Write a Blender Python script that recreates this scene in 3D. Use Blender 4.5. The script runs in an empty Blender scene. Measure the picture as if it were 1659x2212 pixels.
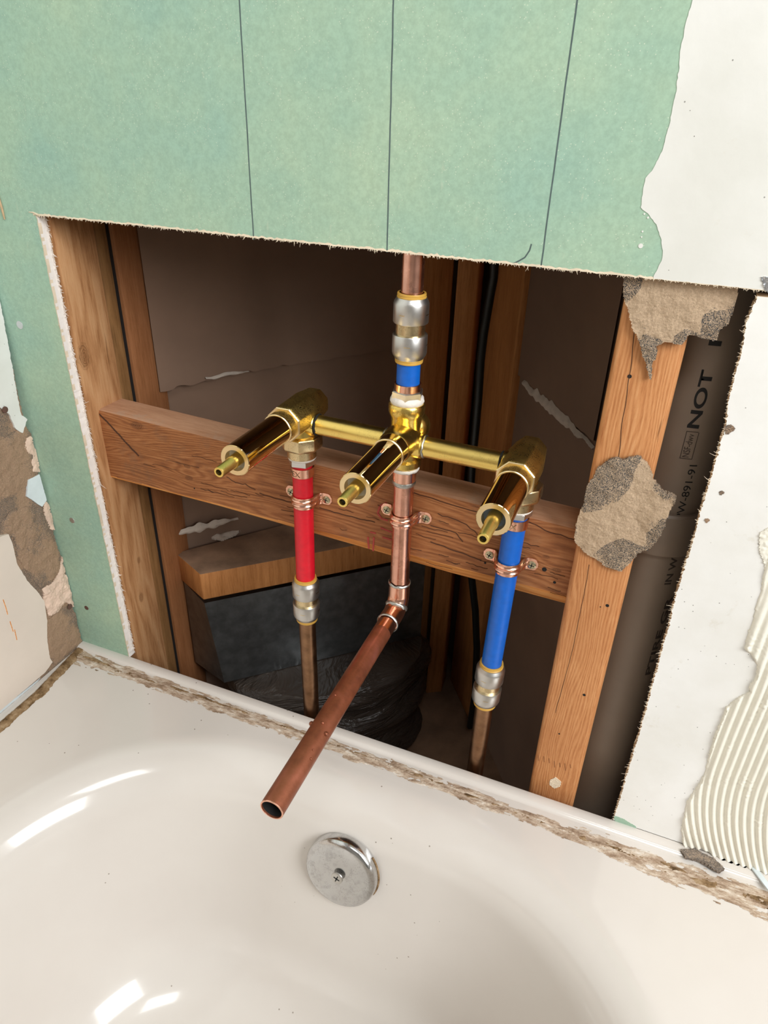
import bpy, bmesh, math, random
import numpy as np
from mathutils import Vector, Matrix, noise
from mathutils.geometry import tessellate_polygon
random.seed(7)
C = bpy.context.scene.collection
scn = bpy.context.scene

# ------------------------------------------------------------------ camera
# world: X right along the wall, Y into the wall (wall face y=0), Z up, metres
FPX = 1526.0; D = 0.53; CZ = 1.09
def _u(v): return v / np.linalg.norm(v)
_dn = _u(np.array([752-829.5, 3717-1106, FPX]))
_xl = np.array([-3675-829.5, 80-1106, FPX]); _xl = _xl - _xl.dot(_dn)*_dn; _xl = _u(_xl)
_Z = -_dn; _X = -_xl; _Y = np.cross(_Z, _X)
RM = np.array([_X, _Y, _Z])
CAM = np.array([0.0, -D, CZ])
cd = bpy.data.cameras.new('camera'); cam = bpy.data.objects.new('camera', cd); C.objects.link(cam)
cd.sensor_fit = 'HORIZONTAL'; cd.sensor_width = 36.0; cd.lens = FPX/1659*36.0
cd.clip_start = 0.01; cd.clip_end = 50
r_, u_, b_ = RM@[1, 0, 0], RM@[0, -1, 0], RM@[0, 0, -1]
cam.matrix_world = Matrix(((r_[0], u_[0], b_[0], CAM[0]), (r_[1], u_[1], b_[1], CAM[1]), (r_[2], u_[2], b_[2], CAM[2]), (0, 0, 0, 1)))
scn.camera = cam
scn.view_settings.view_transform = 'Standard'
try: scn.view_settings.look = 'None'
except Exception: pass
scn.view_settings.gamma = 1.0
scn.view_settings.use_curve_mapping = False
scn.view_settings.exposure = -0.03

# ------------------------------------------------------------------ light
w = bpy.data.worlds.new('world'); scn.world = w; w.use_nodes = True
w.node_tree.nodes['Background'].inputs[0].default_value = (0.97, 0.98, 1.0, 1)
w.node_tree.nodes['Background'].inputs[1].default_value = 1.0
def area(name, loc, target, sx, sy, power, col):
    l = bpy.data.lights.new(name, 'AREA'); l.shape = 'RECTANGLE'; l.size = sx; l.size_y = sy
    l.energy = power; l.color = col
    o = bpy.data.objects.new(name, l); C.objects.link(o); o.location = loc
    o.rotation_euler = (Vector(target)-Vector(loc)).to_track_quat('-Z', 'Y').to_euler(); return o
area('window_light', (1.50, -.95, 1.80), (-0.2, -0.15, 0.80), 1.0, 1.0, 44, (0.955, 0.985, 1.0))
area('ceiling_light', (0.35, -1.0, 2.36), (0.1, -0.45, 0.6), 0.6, 0.6, 13, (0.955, 0.985, 1.0))

# ------------------------------------------------------------------ pixel -> point on a known plane
def ray(px, py):
    return RM @ np.array([(px-829.5)/FPX, (py-1106.0)/FPX, 1.0])
def W(px, py, y=0.0):
    r = ray(px, py); t = (D+y)/r[1]; p = CAM+r*t; return (p[0], p[1], p[2])
def Zp(px, py, z):
    r = ray(px, py); t = (z-CZ)/r[2]; p = CAM+r*t; return (p[0], p[1], p[2])
def Xp(px, py, x):
    r = ray(px, py); t = x/r[0]; p = CAM+r*t; return (p[0], p[1], p[2])
def U(x, t, z): return (x*D, (t-1)*D, z*D+CZ)   # in camera distances

# ------------------------------------------------------------------ object helpers
def link(name, bm, mat, parent=None, smooth=True, angle=35, loc=None):
    me = bpy.data.meshes.new(name)
    bmesh.ops.remove_doubles(bm, verts=bm.verts, dist=1e-6)
    bmesh.ops.recalc_face_normals(bm, faces=bm.faces)
    if loc is None:
        if parent is not None: loc = Vector((0, 0, 0))
        elif len(bm.verts):
            xs = [v.co.x for v in bm.verts]; ys = [v.co.y for v in bm.verts]; zs = [v.co.z for v in bm.verts]
            loc = Vector(((min(xs)+max(xs))/2, (min(ys)+max(ys))/2, min(zs)))
        else: loc = Vector((0, 0, 0))
    else: loc = Vector(loc)
    off = loc + (Vector(parent['_o']) if parent is not None else Vector((0, 0, 0)))
    bmesh.ops.translate(bm, verts=bm.verts, vec=-off)
    bm.to_mesh(me); bm.free()
    for m in (mat if isinstance(mat, list) else [mat]): me.materials.append(m)
    if smooth:
        me.polygons.foreach_set('use_smooth', [True]*len(me.polygons))
        try: me.set_sharp_from_angle(angle=math.radians(angle))
        except Exception: pass
    o = bpy.data.objects.new(name, me); C.objects.link(o); o.location = loc
    o['_o'] = list(off)
    if parent is not None: o.parent = parent
    return o
def empty(name, loc, label, cat, group=None):
    o = bpy.data.objects.new(name, None); C.objects.link(o); o.location = loc
    o.empty_display_size = 0.02; o['_o'] = list(loc)
    return tag(o, label, cat, group)
def tag(o, label=None, cat=None, group=None, kind=None):
    if label: o['label'] = label
    if cat: o['category'] = cat
    if group: o['group'] = group
    if kind: o['kind'] = kind
    return o
def basis(axis, roll=0.0):
    a = Vector(axis).normalized()
    h = Vector((0, 0, 1)) if abs(a.z) < 0.9 else Vector((0, -1, 0))
    s = a.cross(h).normalized(); t = s.cross(a).normalized()
    c, n = math.cos(roll), math.sin(roll)
    return a, s*c+t*n, t*c-s*n
def lathe(bm, p0, axis, prof, seg=32, roll=0.0, cap0=True, cap1=True):
    """prof: list of (distance along axis, radius)"""
    a, s, t = basis(axis, roll); p0 = Vector(p0); rings = []
    for d, r in prof:
        c = p0+a*d
        if r < 1e-6: rings.append([bm.verts.new(c)])
        else: rings.append([bm.verts.new(c+(s*math.cos(2*math.pi*k/seg)+t*math.sin(2*math.pi*k/seg))*r) for k in range(seg)])
    for A, B in zip(rings, rings[1:]):
        for k in range(seg):
            k2 = (k+1) % seg
            if len(A) == 1 and len(B) == 1: continue
            if len(A) == 1: bm.faces.new((A[0], B[k2], B[k]))
            elif len(B) == 1: bm.faces.new((A[k], A[k2], B[0]))
            else: bm.faces.new((A[k], A[k2], B[k2], B[k]))
    if cap0 and len(rings[0]) > 1: bm.faces.new(rings[0])
    if cap1 and len(rings[-1]) > 1: bm.faces.new(list(reversed(rings[-1])))
    return bm
def tube(bm, pts, r, seg=20, cap=True):
    """swept tube with per-point radius"""
    pts = [Vector(p) for p in pts]; n = len(pts)
    rr = r if isinstance(r, (list, tuple)) else [r]*n
    tang = [(pts[min(i+1, n-1)]-pts[max(i-1, 0)]).normalized() for i in range(n)]
    a, s, t = basis(tang[0]); rings = []
    for i in range(n):
        a2 = tang[i]; s = (s-a2*s.dot(a2)).normalized(); t = a2.cross(s)
        rings.append([bm.verts.new(pts[i]+(s*math.cos(2*math.pi*k/seg)+t*math.sin(2*math.pi*k/seg))*rr[i]) for k in range(seg)])
    for A, B in zip(rings, rings[1:]):
        for k in range(seg):
            k2 = (k+1) % seg; bm.faces.new((A[k], A[k2], B[k2], B[k]))
    if cap: bm.faces.new(rings[0]); bm.faces.new(list(reversed(rings[-1])))
    return bm
def hexa(bm, c8):
    """8 corners: bottom 4 ccw, top 4 ccw"""
    v = [bm.verts.new(c) for c in c8]
    for f in ((3, 2, 1, 0), (4, 5, 6, 7), (0, 1, 5, 4), (1, 2, 6, 5), (2, 3, 7, 6), (3, 0, 4, 7)): bm.faces.new([v[i] for i in f])
    return bm
def box(bm, x0, x1, y0, y1, z0, z1):
    return hexa(bm, [(x0, y0, z0), (x1, y0, z0), (x1, y1, z0), (x0, y1, z0), (x0, y0, z1), (x1, y0, z1), (x1, y1, z1), (x0, y1, z1)])
def bevel(bm, w, seg=2):
    bmesh.ops.bevel(bm, geom=list(bm.edges), offset=w, segments=seg, profile=0.5, affect='EDGES'); return bm
def slab(bm, outer, holes, ext, flip=False):
    """outer / holes: lists of 3D points of a flat region; ext: vector to the back face"""
    loops = [[Vector(p) for p in outer]]+[[Vector(p) for p in h] for h in holes]
    tris = tessellate_polygon(loops); flat = [p for l in loops for p in l]; e = Vector(ext)
    F = [bm.verts.new(p) for p in flat]; B = [bm.verts.new(p+e) for p in flat]
    for t in tris:
        try:
            bm.faces.new([F[i] for i in t]); bm.faces.new([B[i] for i in reversed(t)])
        except ValueError: pass
    k = 0
    for l in loops:
        n = len(l)
        for i in range(n):
            a, b = k+i, k+(i+1) % n
            try: bm.faces.new((F[a], F[b], B[b], B[a]))
            except ValueError: pass
        k += n
    return bm
def jag(pts, step, amp, seed=0, closed=False):
    """subdivide a 3D polyline and displace it by fibrous noise in its own plane (y=const or x=const)"""
    out = []; P = [Vector(p) for p in pts]; n = len(P); m = n if closed else n-1
    for i in range(m):
        a, b = P[i], P[(i+1) % n]; L = (b-a).length; k = max(1, int(L/step)); d = (b-a).normalized()
        for j in range(k):
            p = a.lerp(b, j/k)
            q = p*90+Vector((seed, 0, 0)); q2 = p*420+Vector((seed, 5, 0))
            s = noise.noise(q)*0.6+noise.noise(q2)*0.7+random.uniform(-.35, .35)
            perp = Vector((-d.z, 0, d.x)) if abs(d.y) < 0.5 and abs(a.y-b.y) < 1e-4 else Vector((0, -d.z, d.y))
            out.append(p+perp*s*amp)
    if not closed: out.append(P[-1])
    return out
def sdf(poly, X, Y):
    """signed distance (positive inside) of grid points to polygon"""
    P = np.array(poly, float); n = len(P); inside = np.zeros(X.shape, bool); dist = np.full(X.shape, 1e9)
    for i in range(n):
        x0, y0 = P[i]; x1, y1 = P[(i+1) % n]
        dx, dy = x1-x0, y1-y0; L = dx*dx+dy*dy+1e-18
        t = np.clip(((X-x0)*dx+(Y-y0)*dy)/L, 0, 1)
        dist = np.minimum(dist, np.hypot(X-x0-t*dx, Y-y0-t*dy))
        c = ((y0 > Y) != (y1 > Y)) & (X < (x1-x0)*(Y-y0)/(y1-y0+1e-18)+x0)
        inside ^= c
    return np.where(inside, dist, -dist)
def field(poly, res, hfun, to3, rag=0.0, back=0.002, seed=0):
    """relief patch: grid cells inside a ragged polygon, height from hfun(u,v,d), edge skirt down to the support"""
    P = np.array(poly); u0, v0 = P.min(0)-res; u1, v1 = P.max(0)+res
    nu = int((u1-u0)/res)+2; nv = int((v1-v0)/res)+2
    us = u0+np.arange(nu)*res; vs = v0+np.arange(nv)*res
    UU, VV = np.meshgrid(us, vs, indexing='ij'); S = sdf(poly, UU, VV)
    bm = bmesh.new(); V = {}; col = {}
    def rg(u, v): return rag*(noise.noise(Vector((u*70, v*70, seed)))*.8+noise.noise(Vector((u*260, v*260, seed+3)))*.5+noise.noise(Vector((u*900, v*900, seed+8)))*.35) if rag else 0.0
    K = np.zeros(UU.shape)
    for i in range(nu):
        for j in range(nv):
            if S[i, j] > -rag*2-res*2: K[i, j] = S[i, j]+rg(us[i], vs[j])
            else: K[i, j] = -1
    lay = bm.verts.layers.float.new('edge')
    def vert(i, j):
        if (i, j) not in V:
            d = max(K[i, j], 0.0); h = hfun(us[i], vs[j], d)
            v = bm.verts.new(to3(us[i], vs[j], h)); v[lay] = d; V[(i, j)] = v
        return V[(i, j)]
    for i in range(nu-1):
        for j in range(nv-1):
            if (K[i, j]+K[i+1, j]+K[i, j+1]+K[i+1, j+1])/4 > 0:
                bm.faces.new((vert(i, j), vert(i+1, j), vert(i+1, j+1), vert(i, j+1)))
    inv = {v: k for k, v in V.items()}
    be = [e for e in bm.edges if e.is_boundary]
    r = bmesh.ops.extrude_edge_only(bm, edges=be)
    nvs = [g for g in r['geom'] if isinstance(g, bmesh.types.BMVert)]
    bv = set(v for e in be for v in e.verts); dmap = {}
    for v in bv: dmap[tuple(round(c, 7) for c in v.co)] = inv[v]
    for v in nvs:
        i, j = dmap[tuple(round(c, 7) for c in v.co)]; v.co = Vector(to3(us[i], vs[j], -back)); v[lay] = 0.0
    return bm

# ------------------------------------------------------------------ materials
def srgb(r, g, b):
    f = lambda c: (c/255/12.92) if c/255 <= .04045 else ((c/255+.055)/1.055)**2.4
    return (f(r), f(g), f(b), 1)
class NT:
    def __init__(s, name):
        s.m = bpy.data.materials.new(name); s.m.use_nodes = True; s.t = s.m.node_tree
        s.b = s.t.nodes['Principled BSDF']; s.tc = s.t.nodes.new('ShaderNodeTexCoord')
    def n(s, ty, **k):
        x = s.t.nodes.new(ty)
        for a, v in k.items(): setattr(x, a, v)
        return x
    def l(s, a, b): s.t.links.new(a, b)
    def mapping(s, scale=(1, 1, 1), loc=(0, 0, 0), rot=(0, 0, 0), src=None):
        m = s.n('ShaderNodeMapping'); s.l(src or s.tc.outputs['Object'], m.inputs[0])
        m.inputs['Scale'].default_value = scale; m.inputs['Location'].default_value = loc; m.inputs['Rotation'].default_value = rot
        return m.outputs[0]
    def noise(s, vec, scale, detail=4, rough=.55, dist=0):
        x = s.n('ShaderNodeTexNoise'); s.l(vec, x.inputs['Vector'])
        x.inputs['Scale'].default_value = scale; x.inputs['Detail'].default_value = detail
        x.inputs['Roughness'].default_value = rough; x.inputs['Distortion'].default_value = dist
        return x.outputs[0]
    def ramp(s, fac, stops, interp='LINEAR'):
        x = s.n('ShaderNodeValToRGB'); s.l(fac, x.inputs[0]); cr = x.color_ramp; cr.interpolation = interp
        while len(cr.elements) > 1: cr.elements.remove(cr.elements[-1])
        cr.elements[0].position = stops[0][0]; cr.elements[0].color = stops[0][1]
        for p, c in stops[1:]:
            e = cr.elements.new(p); e.color = c
        return x.outputs[0]
    def mix(s, fac, a, b, mode='MIX'):
        x = s.n('ShaderNodeMix', data_type='RGBA', blend_type=mode)
        if isinstance(fac, (int, float)): x.inputs[0].default_value = fac
        else: s.l(fac, x.inputs[0])
        for v, i in ((a, 6), (b, 7)):
            if isinstance(v, tuple): x.inputs[i].default_value = v
            else: s.l(v, x.inputs[i])
        return x.outputs[2]
    def math(s, op, a, b=0.0, c=None):
        x = s.n('ShaderNodeMath', operation=op)
        for i, v in enumerate([a, b]+([c] if c is not None else [])):
            if isinstance(v, (int, float)): x.inputs[i].default_value = v
            else: s.l(v, x.inputs[i])
        return x.outputs[0]
    def bump(s, h, strength=.3, dist=.001, prev=None):
        x = s.n('ShaderNodeBump'); x.inputs['Strength'].default_value = strength; x.inputs['Distance'].default_value = dist
        s.l(h, x.inputs['Height'])
        if prev is not None: s.l(prev, x.inputs['Normal'])
        s.l(x.outputs[0], s.b.inputs['Normal']); return x.outputs[0]
    def color(s, c):
        if isinstance(c, tuple): s.b.inputs['Base Color'].default_value = c
        else: s.l(c, s.b.inputs['Base Color'])
    def set(s, rough=None, metal=None, spec=None, coat=None):
        if rough is not None:
            if isinstance(rough, (int, float)): s.b.inputs['Roughness'].default_value = rough
            else: s.l(rough, s.b.inputs['Roughness'])
        if metal is not None: s.b.inputs['Metallic'].default_value = metal
        if spec is not None: s.b.inputs['Specular IOR Level'].default_value = spec
        if coat is not None: s.b.inputs['Coat Weight'].default_value = coat
        return s.m
BK = (0, 0, 0, 1); WH = (1, 1, 1, 1)
def speck(m, vec, scale, thr, seed=0):
    v = m.n('ShaderNodeTexVoronoi'); m.l(m.mapping(loc=(seed, seed, seed), src=vec), v.inputs['Vector']); v.inputs['Scale'].default_value = scale
    nn = m.noise(m.mapping(loc=(seed*3, 0, 0), src=vec), scale*.12, 2)
    t = m.math('MULTIPLY', m.math('GREATER_THAN', nn, .5), thr)
    return m.math('LESS_THAN', v.outputs['Distance'], t)

def plain(name, c, rough=.5, metal=0, var=.12, scale=60, bump=0, bscale=400, spec=.5):
    m = NT(name); o = m.tc.outputs['Object']; f = m.noise(o, scale, 5)
    d = tuple(max(0, x*(1-var)) for x in c[:3])+(1,); e = tuple(min(1, x*(1+var)) for x in c[:3])+(1,)
    m.color(m.ramp(f, [(.3, d), (.7, e)]))
    if bump: m.bump(m.noise(o, bscale, 4), bump, .0008)
    return m.set(rough, metal, spec)

def mat_green():
    m = NT('green_board_paper'); o = m.tc.outputs['Object']
    big = m.noise(o, 7, 5, .6); fine = m.noise(o, 260, 3, .7)
    c = m.ramp(big, [(.30, srgb(156, 191, 174)), (.5, srgb(168, 197, 173)), (.72, srgb(183, 205, 175))])
    g = m.ramp(fine, [(.35, srgb(205, 205, 205)), (.65, WH)]); c = m.mix(.35, c, g, 'MULTIPLY')
    sp = speck(m, o, 420, .16); c = m.mix(m.math('MULTIPLY', sp, .5), c, srgb(222, 226, 205))
    sc = m.ramp(m.noise(m.mapping((30, 30, 9)), 6, 4), [(.66, BK), (.72, (.35, .35, .35, 1))]); c = m.mix(sc, c, srgb(196, 204, 180))
    m.color(c); m.bump(fine, .12, .0005); return m.set(.75, spec=.25)
def mat_white(name='white_painted_board', a=(236, 233, 226), b=(246, 244, 240), warm=True, rough=.55):
    m = NT(name); o = m.tc.outputs['Object']
    c = m.ramp(m.noise(o, 12, 5), [(.35, srgb(*a)), (.65, srgb(*b))])
    st = m.ramp(m.noise(o, 28, 6, .7), [(.63, BK), (.74, (.5, .5, .5, 1))]); c = m.mix(st, c, srgb(214, 205, 186))
    sp = speck(m, o, 150, .07, 3); c = m.mix(m.math('MULTIPLY', sp, .8), c, srgb(120, 116, 108))
    m.color(c); m.bump(m.noise(o, 120, 5), .25, .0007); return m.set(rough, spec=.4)
def mat_wood(name, base, dark, light, axis='z', freq=150, knots=(), warp=.012, wet=.6, streak=1.0, stain=None):
    """axis: long direction; knots: list of (point in object space, radius)"""
    m = NT(name); o = m.tc.outputs['Object']
    st = {'x': (1, 14, 14), 'y': (14, 1, 14), 'z': (14, 14, 1)}[axis]
    v = m.mapping(st)
    sep = m.n('ShaderNodeSeparateXYZ'); m.l(o, sep.inputs[0])
    k = {'x': (2, 1), 'y': (0, 2), 'z': (0, 1)}[axis]
    g = m.math('ADD', sep.outputs[k[0]], m.math('MULTIPLY', sep.outputs[k[1]], .6))
    sl = {'x': (1.2, 8, 8), 'y': (8, 1.2, 8), 'z': (8, 8, 1.2)}[axis]
    wv = m.noise(m.mapping(sl), 2.2, 3, .5)
    g = m.math('ADD', g, m.math('MULTIPLY', m.math('SUBTRACT', wv, .5), warp*6))
    kn = None
    for (p, r) in knots:
        mp = m.mapping({'x': (.55, 1, 1), 'y': (1, .55, 1), 'z': (1, 1, .55)}[axis], loc=tuple(-a*b for a, b in zip(p, {'x': (.55, 1, 1), 'y': (1, .55, 1), 'z': (1, 1, .55)}[axis])))
        ln = m.n('ShaderNodeVectorMath', operation='LENGTH'); m.l(mp, ln.inputs[0]); d = ln.outputs['Value']
        e = m.math('POWER', 2.718, m.math('MULTIPLY', m.math('POWER', m.math('DIVIDE', d, r*2.4), 2), -1))
        g = m.math('ADD', g, m.math('MULTIPLY', e, r*1.6))
        dn = m.math('ADD', m.math('DIVIDE', d, r), m.math('MULTIPLY', m.noise(o, 160, 3), .5)); kk = m.math('MULTIPLY', m.ramp(dn, [(.75, WH), (1.0, (.25, .25, .25, 1)), (1.15, BK)]), m.math('ADD', .62, m.math('MULTIPLY', m.math('SINE', m.math('MULTIPLY', dn, 34)), .38))); kn = kk if kn is None else m.math('MAXIMUM', kn, kk)
    s = m.math('SINE', m.math('MULTIPLY', g, freq*6.28))
    s = m.math('ADD', m.math('MULTIPLY', s, .5), .5)
    fine = m.noise(v, 30, 6, .75); fine2 = m.noise(v, 110, 3, .8)
    f = m.math('ADD', m.math('MULTIPLY', s, .22*streak), m.math('ADD', m.math('MULTIPLY', fine, .62), m.math('MULTIPLY', fine2, .22)))
    c = m.ramp(f, [(.30, dark), (.50, base), (.68, light)])
    big = m.noise(o, 9, 4); c = m.mix(m.ramp(big, [(.4, BK), (.8, (.35, .35, .35, 1))]), c, dark)
    cr = m.ramp(m.noise(m.mapping(tuple(x*.7 for x in st)), 9, 4, .7), [(.30, WH), (.335, BK)])
    c = m.mix(m.math('MULTIPLY', cr, .55), c, tuple(x*.25 for x in dark[:3])+(1,))
    if stain:
        sn = m.ramp(m.noise(o, stain[1], 6, .7), [(.55, BK), (.66, (stain[2],)*3+(1,))]); c = m.mix(sn, c, stain[0])
    if kn is not None: c = m.mix(m.math('MULTIPLY', kn, .75), c, tuple(x*.5 for x in dark[:3])+(1,))
    m.color(c); m.bump(f, .45, .0012); return m.set(wet, spec=.3)
def mat_paper(name, tan, gray, thr=.5, gscale=14, edge=.004, rough=.95, hi=None, ek=.12):
    """fuzzy torn paper facing: tan fibres, grey scrim showing near the edges and in blotches"""
    m = NT(name); o = m.tc.outputs['Object']
    at = m.n('ShaderNodeAttribute', attribute_name='edge')
    e = m.math('SUBTRACT', 1.0, m.math('MINIMUM', m.math('DIVIDE', at.outputs['Fac'], edge), 1.0))
    b = m.noise(o, gscale, 5, .6); z = m.math('ADD', b, m.math('MULTIPLY', e, ek))
    z = m.math('ADD', z, m.math('MULTIPLY', m.math('SUBTRACT', m.noise(o, 900, 2), .5), .35))
    fine = m.noise(o, 700, 4, .8)
    t = m.ramp(fine, [(.3, tuple(x*.72 for x in tan[:3])+(1,)), (.6, tan), (.8, hi or tan)])
    gr = m.ramp(m.noise(o, 1400, 2, .8), [(.42, gray), (.62, tan)])
    c = m.mix(m.ramp(z, [(thr, BK), (thr+.05, WH)]), t, gr)
    m.color(c); n1 = m.bump(fine, .9, .0012); m.bump(m.noise(o, 60, 4), .8, .003, n1); return m.set(rough, spec=.1)
def mat_metal(name, c, rough=.2, spk=None, bumpy=0, bscale=300, var=.1, grime=None):
    m = NT(name); o = m.tc.outputs['Object']
    n1 = m.noise(o, 90, 5)
    k = m.ramp(n1, [(.3, tuple(x*(1-var) for x in c[:3])+(1,)), (.7, c)])
    if spk: k = m.mix(m.math('MULTIPLY', speck(m, o, 700, .3, 2), spk), k, (.05, .03, .015, 1))
    if grime:
        k = m.mix(m.ramp(m.noise(o, grime[1], 6, .7), [(.5, BK), (.62, (grime[2],)*3+(1,))]), k, grime[0])
    m.color(k)
    if bumpy: m.bump(m.noise(o, bscale, 4, .7), bumpy, .0006)
    return m.set(m.math('ADD', m.math('MULTIPLY', n1, rough*.5), rough*.75), 1.0)

M = {}
M['green'] = mat_green()
M['white'] = mat_white()
M['paint'] = mat_white('white_paint_film', (226, 224, 216), (236, 234, 228), rough=.6)
M['gyp'] = plain('gypsum_core', srgb(240, 232, 224), .9, var=.05, scale=90, bump=.5)
M['paperbrown'] = plain('brown_paper_edge', srgb(190, 160, 125), .9, scale=200)
M['fibre'] = plain('paper_fibre', srgb(226, 208, 182), .9)
M['fibrew'] = plain('white_paper_fibre', srgb(240, 230, 220), .9)
M['pencil'] = plain('pencil_graphite', srgb(84, 100, 98), .6)
M['stud_r'] = mat_wood('stud_wood', srgb(208, 144, 92), srgb(172, 106, 60), srgb(224, 166, 114), 'z', 330, knots=(), streak=.6)
M['stud_l'] = mat_wood('weathered_stud_wood', srgb(186, 136, 92), srgb(148, 98, 58), srgb(200, 154, 110), 'z', 55, knots=tuple(((.024, p_[1]-.0387, p_[2]-(CZ-1.78*D)), r_) for p_, r_ in ((Xp(182, 770, -.5554), .011), (Xp(300, 1210, -.5554), .004), (Xp(305, 1290, -.5554), .006))), warp=.03, streak=.85)
M['stud_b'] = mat_wood('back_stud_wood', srgb(158, 104, 66), srgb(134, 84, 48), srgb(172, 118, 78), 'z', 50, streak=.3)
M['strip'] = mat_wood('strip_wood', srgb(140, 100, 60), srgb(108, 74, 40), srgb(160, 118, 74), 'z', 120, streak=.5)
M['block'] = mat_wood('blocking_wood', srgb(162, 102, 60), srgb(116, 68, 38), srgb(186, 128, 82), 'x', 210, knots=tuple(((p_[0]+.293, -.019, p_[2]-(CZ-.424)), r_) for p_, r_ in ((W(412, 1057, .025), .0042), (W(408, 1032, .025), .0035), (W(1176, 1230, .025), .003), (W(1198, 1258, .025), .0035), (W(300, 945, .025), .007))), warp=.02, streak=.7, stain=(srgb(130, 92, 66), 26, .5))
M['blocktop'] = mat_wood('dusty_blocking_top', srgb(190, 144, 112), srgb(164, 116, 84), srgb(204, 160, 128), 'x', 60, streak=.4, stain=(srgb(176, 152, 132), 18, .6))
M['blocklip'] = mat_wood('clean_pine_edge', srgb(222, 146, 74), srgb(196, 120, 56), srgb(234, 166, 96), 'x', 160)
M['dark_wood'] = mat_wood('dark_lumber', srgb(192, 130, 76), srgb(160, 102, 54), srgb(204, 144, 88), 'z', 60, streak=.4)
M['brownboard'] = plain('brown_board_paper', srgb(124, 98, 80), .85, var=.12, scale=8)
M['scar'] = plain('plaster_smear', srgb(196, 182, 168), .9, var=.12, bump=.8, bscale=150)
M['ledge'] = plain('dusty_ledge', srgb(142, 112, 88), .9, var=.3, scale=30, bump=.6)
M['mortarpaper'] = mat_paper('torn_paper_tan', srgb(208, 180, 150), srgb(70, 72, 74), thr=.60, gscale=24, edge=.006, hi=srgb(230, 206, 180), ek=.22)
M['wallpaper_torn'] = mat_paper('torn_wall_facing', srgb(176, 146, 120), srgb(104, 98, 92), thr=.575, gscale=18, edge=.007, hi=srgb(202, 174, 148))
M['plaster_pink'] = plain('loose_plaster_skin', srgb(214, 186, 166), .85, var=.12, scale=60, bump=.8, bscale=160)
M['panel'] = plain('beige_surround_panel', srgb(222, 208, 194), .45, var=.03, scale=20)
M['whitewall'] = mat_white('chipped_white_wall', (214, 212, 205), (230, 229, 224))
M['bluewhite'] = plain('pale_paint_chip', srgb(212, 220, 222), .7, var=.06)
M['brass'] = mat_metal('cast_brass', (.88, .63, .17, 1), .26, spk=.35, bumpy=.25, bscale=260)
M['brassrough'] = mat_metal('rough_cast_brass', (.80, .57, .17, 1), .34, spk=.9, bumpy=.9, bscale=420)
M['brassbar'] = mat_metal('brushed_brass', (.92, .68, .20, 1), .30, spk=.15, var=.05)
M['brassmir'] = mat_metal('polished_brass', (.86, .62, .28, 1), .045, var=.04)
M['brassface'] = mat_metal('machined_brass', (.90, .70, .40, 1), .3, var=.05)
M['brasspale'] = mat_metal('pale_brass_nut', (.78, .62, .36, 1), .28, spk=.3, bumpy=.2)
M['bluerubber'] = plain('blue_grey_washer', srgb(84, 104, 130), .5)
M['greyrubber'] = plain('pale_grey_washer', srgb(176, 178, 174), .4)
M['zinc'] = mat_metal('tinned_steel', (.72, .70, .67, 1), .3, bumpy=.2)
M['steel'] = mat_metal('stainless_steel', (.66, .64, .61, 1), .36, var=.08)
M['solder'] = mat_metal('solder_ring', (.62, .62, .58, 1), .38, bumpy=1, bscale=240, var=.3)
M['copper'] = mat_metal('bright_copper', (.86, .46, .34, 1), .26, var=.2, grime=((.42, .22, .16, 1), 60, .5))
M['coppernew'] = mat_metal('new_copper', (.93, .52, .38, 1), .22, var=.1)
M['copperold'] = NT('aged_copper')
_m = M['copperold']; _o = _m.tc.outputs['Object']
_m.color(_m.ramp(_m.noise(_o, 45, 6, .65), [(.3, srgb(112, 62, 42)), (.5, srgb(142, 82, 56)), (.72, srgb(168, 98, 76))]))
_m.bump(_m.noise(_o, 300, 3), .08, .0004); M['copperold'] = _m.set(.34, .55)
M['copperdark'] = mat_metal('dark_aged_copper', (.36, .20, .11, 1), .34, var=.4)
M['red'] = plain('red_plastic_pipe', srgb(214, 22, 42), .38, var=.1, scale=120)
M['blue'] = plain('blue_plastic_pipe', srgb(4, 94, 190), .38, var=.1, scale=120)
M['gold'] = plain('amber_plastic_collar', srgb(206, 160, 70), .4, var=.05)
M['paste'] = plain('white_pipe_sealant', srgb(228, 220, 210), .7, var=.05, bump=.8, bscale=250)
M['ink'] = plain('black_ink_and_gap_shade', srgb(22, 22, 22), .6)
M['redink'] = plain('red_ink', srgb(170, 60, 50), .6)
M['faintink'] = plain('faded_ink', srgb(70, 60, 52), .7)
M['screw'] = mat_metal('zinc_screw', (.60, .54, .36, 1), .3)
M['crack'] = plain('wood_crack', srgb(74, 44, 26), .9)
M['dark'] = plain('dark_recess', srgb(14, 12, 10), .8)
M['rust'] = plain('rusty_screw', srgb(96, 68, 58), .6, var=.2)
M['galv'] = mat_metal('galvanised_nail', (.75, .77, .8, 1), .35)
M['pvc'] = plain('grey_white_plastic_pipe', srgb(146, 130, 114), .45, var=.07, scale=18)
M['cable'] = plain('black_cable', srgb(12, 16, 14), .4)
_m = NT('galvanised_duct'); _o = _m.tc.outputs['Object']
_m.color(_m.ramp(_m.noise(_o, 60, 4), [(.35, (.17, .175, .175, 1)), (.65, (.25, .26, .26, 1))])); _m.bump(_m.noise(_o, 22, 3), .35, .004); M['duct'] = _m.set(.38, .9)
_m = NT('black_plastic_wrap'); _o = _m.tc.outputs['Object']
_m.color(srgb(58, 50, 44)); _m.bump(_m.noise(_m.mapping((1, 1, 4)), 12, 4, .6, 1.2), .9, .012); M['wrap'] = _m.set(.28)
M['floor'] = plain('subfloor_dust', srgb(120, 92, 70), .9, var=.3, scale=20, bump=.6)
M['chrome'] = mat_metal('pitted_chrome', (.66, .66, .66, 1), .16, var=.06, spk=.25, grime=((.36, .36, .36, 1), 130, .35))
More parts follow.
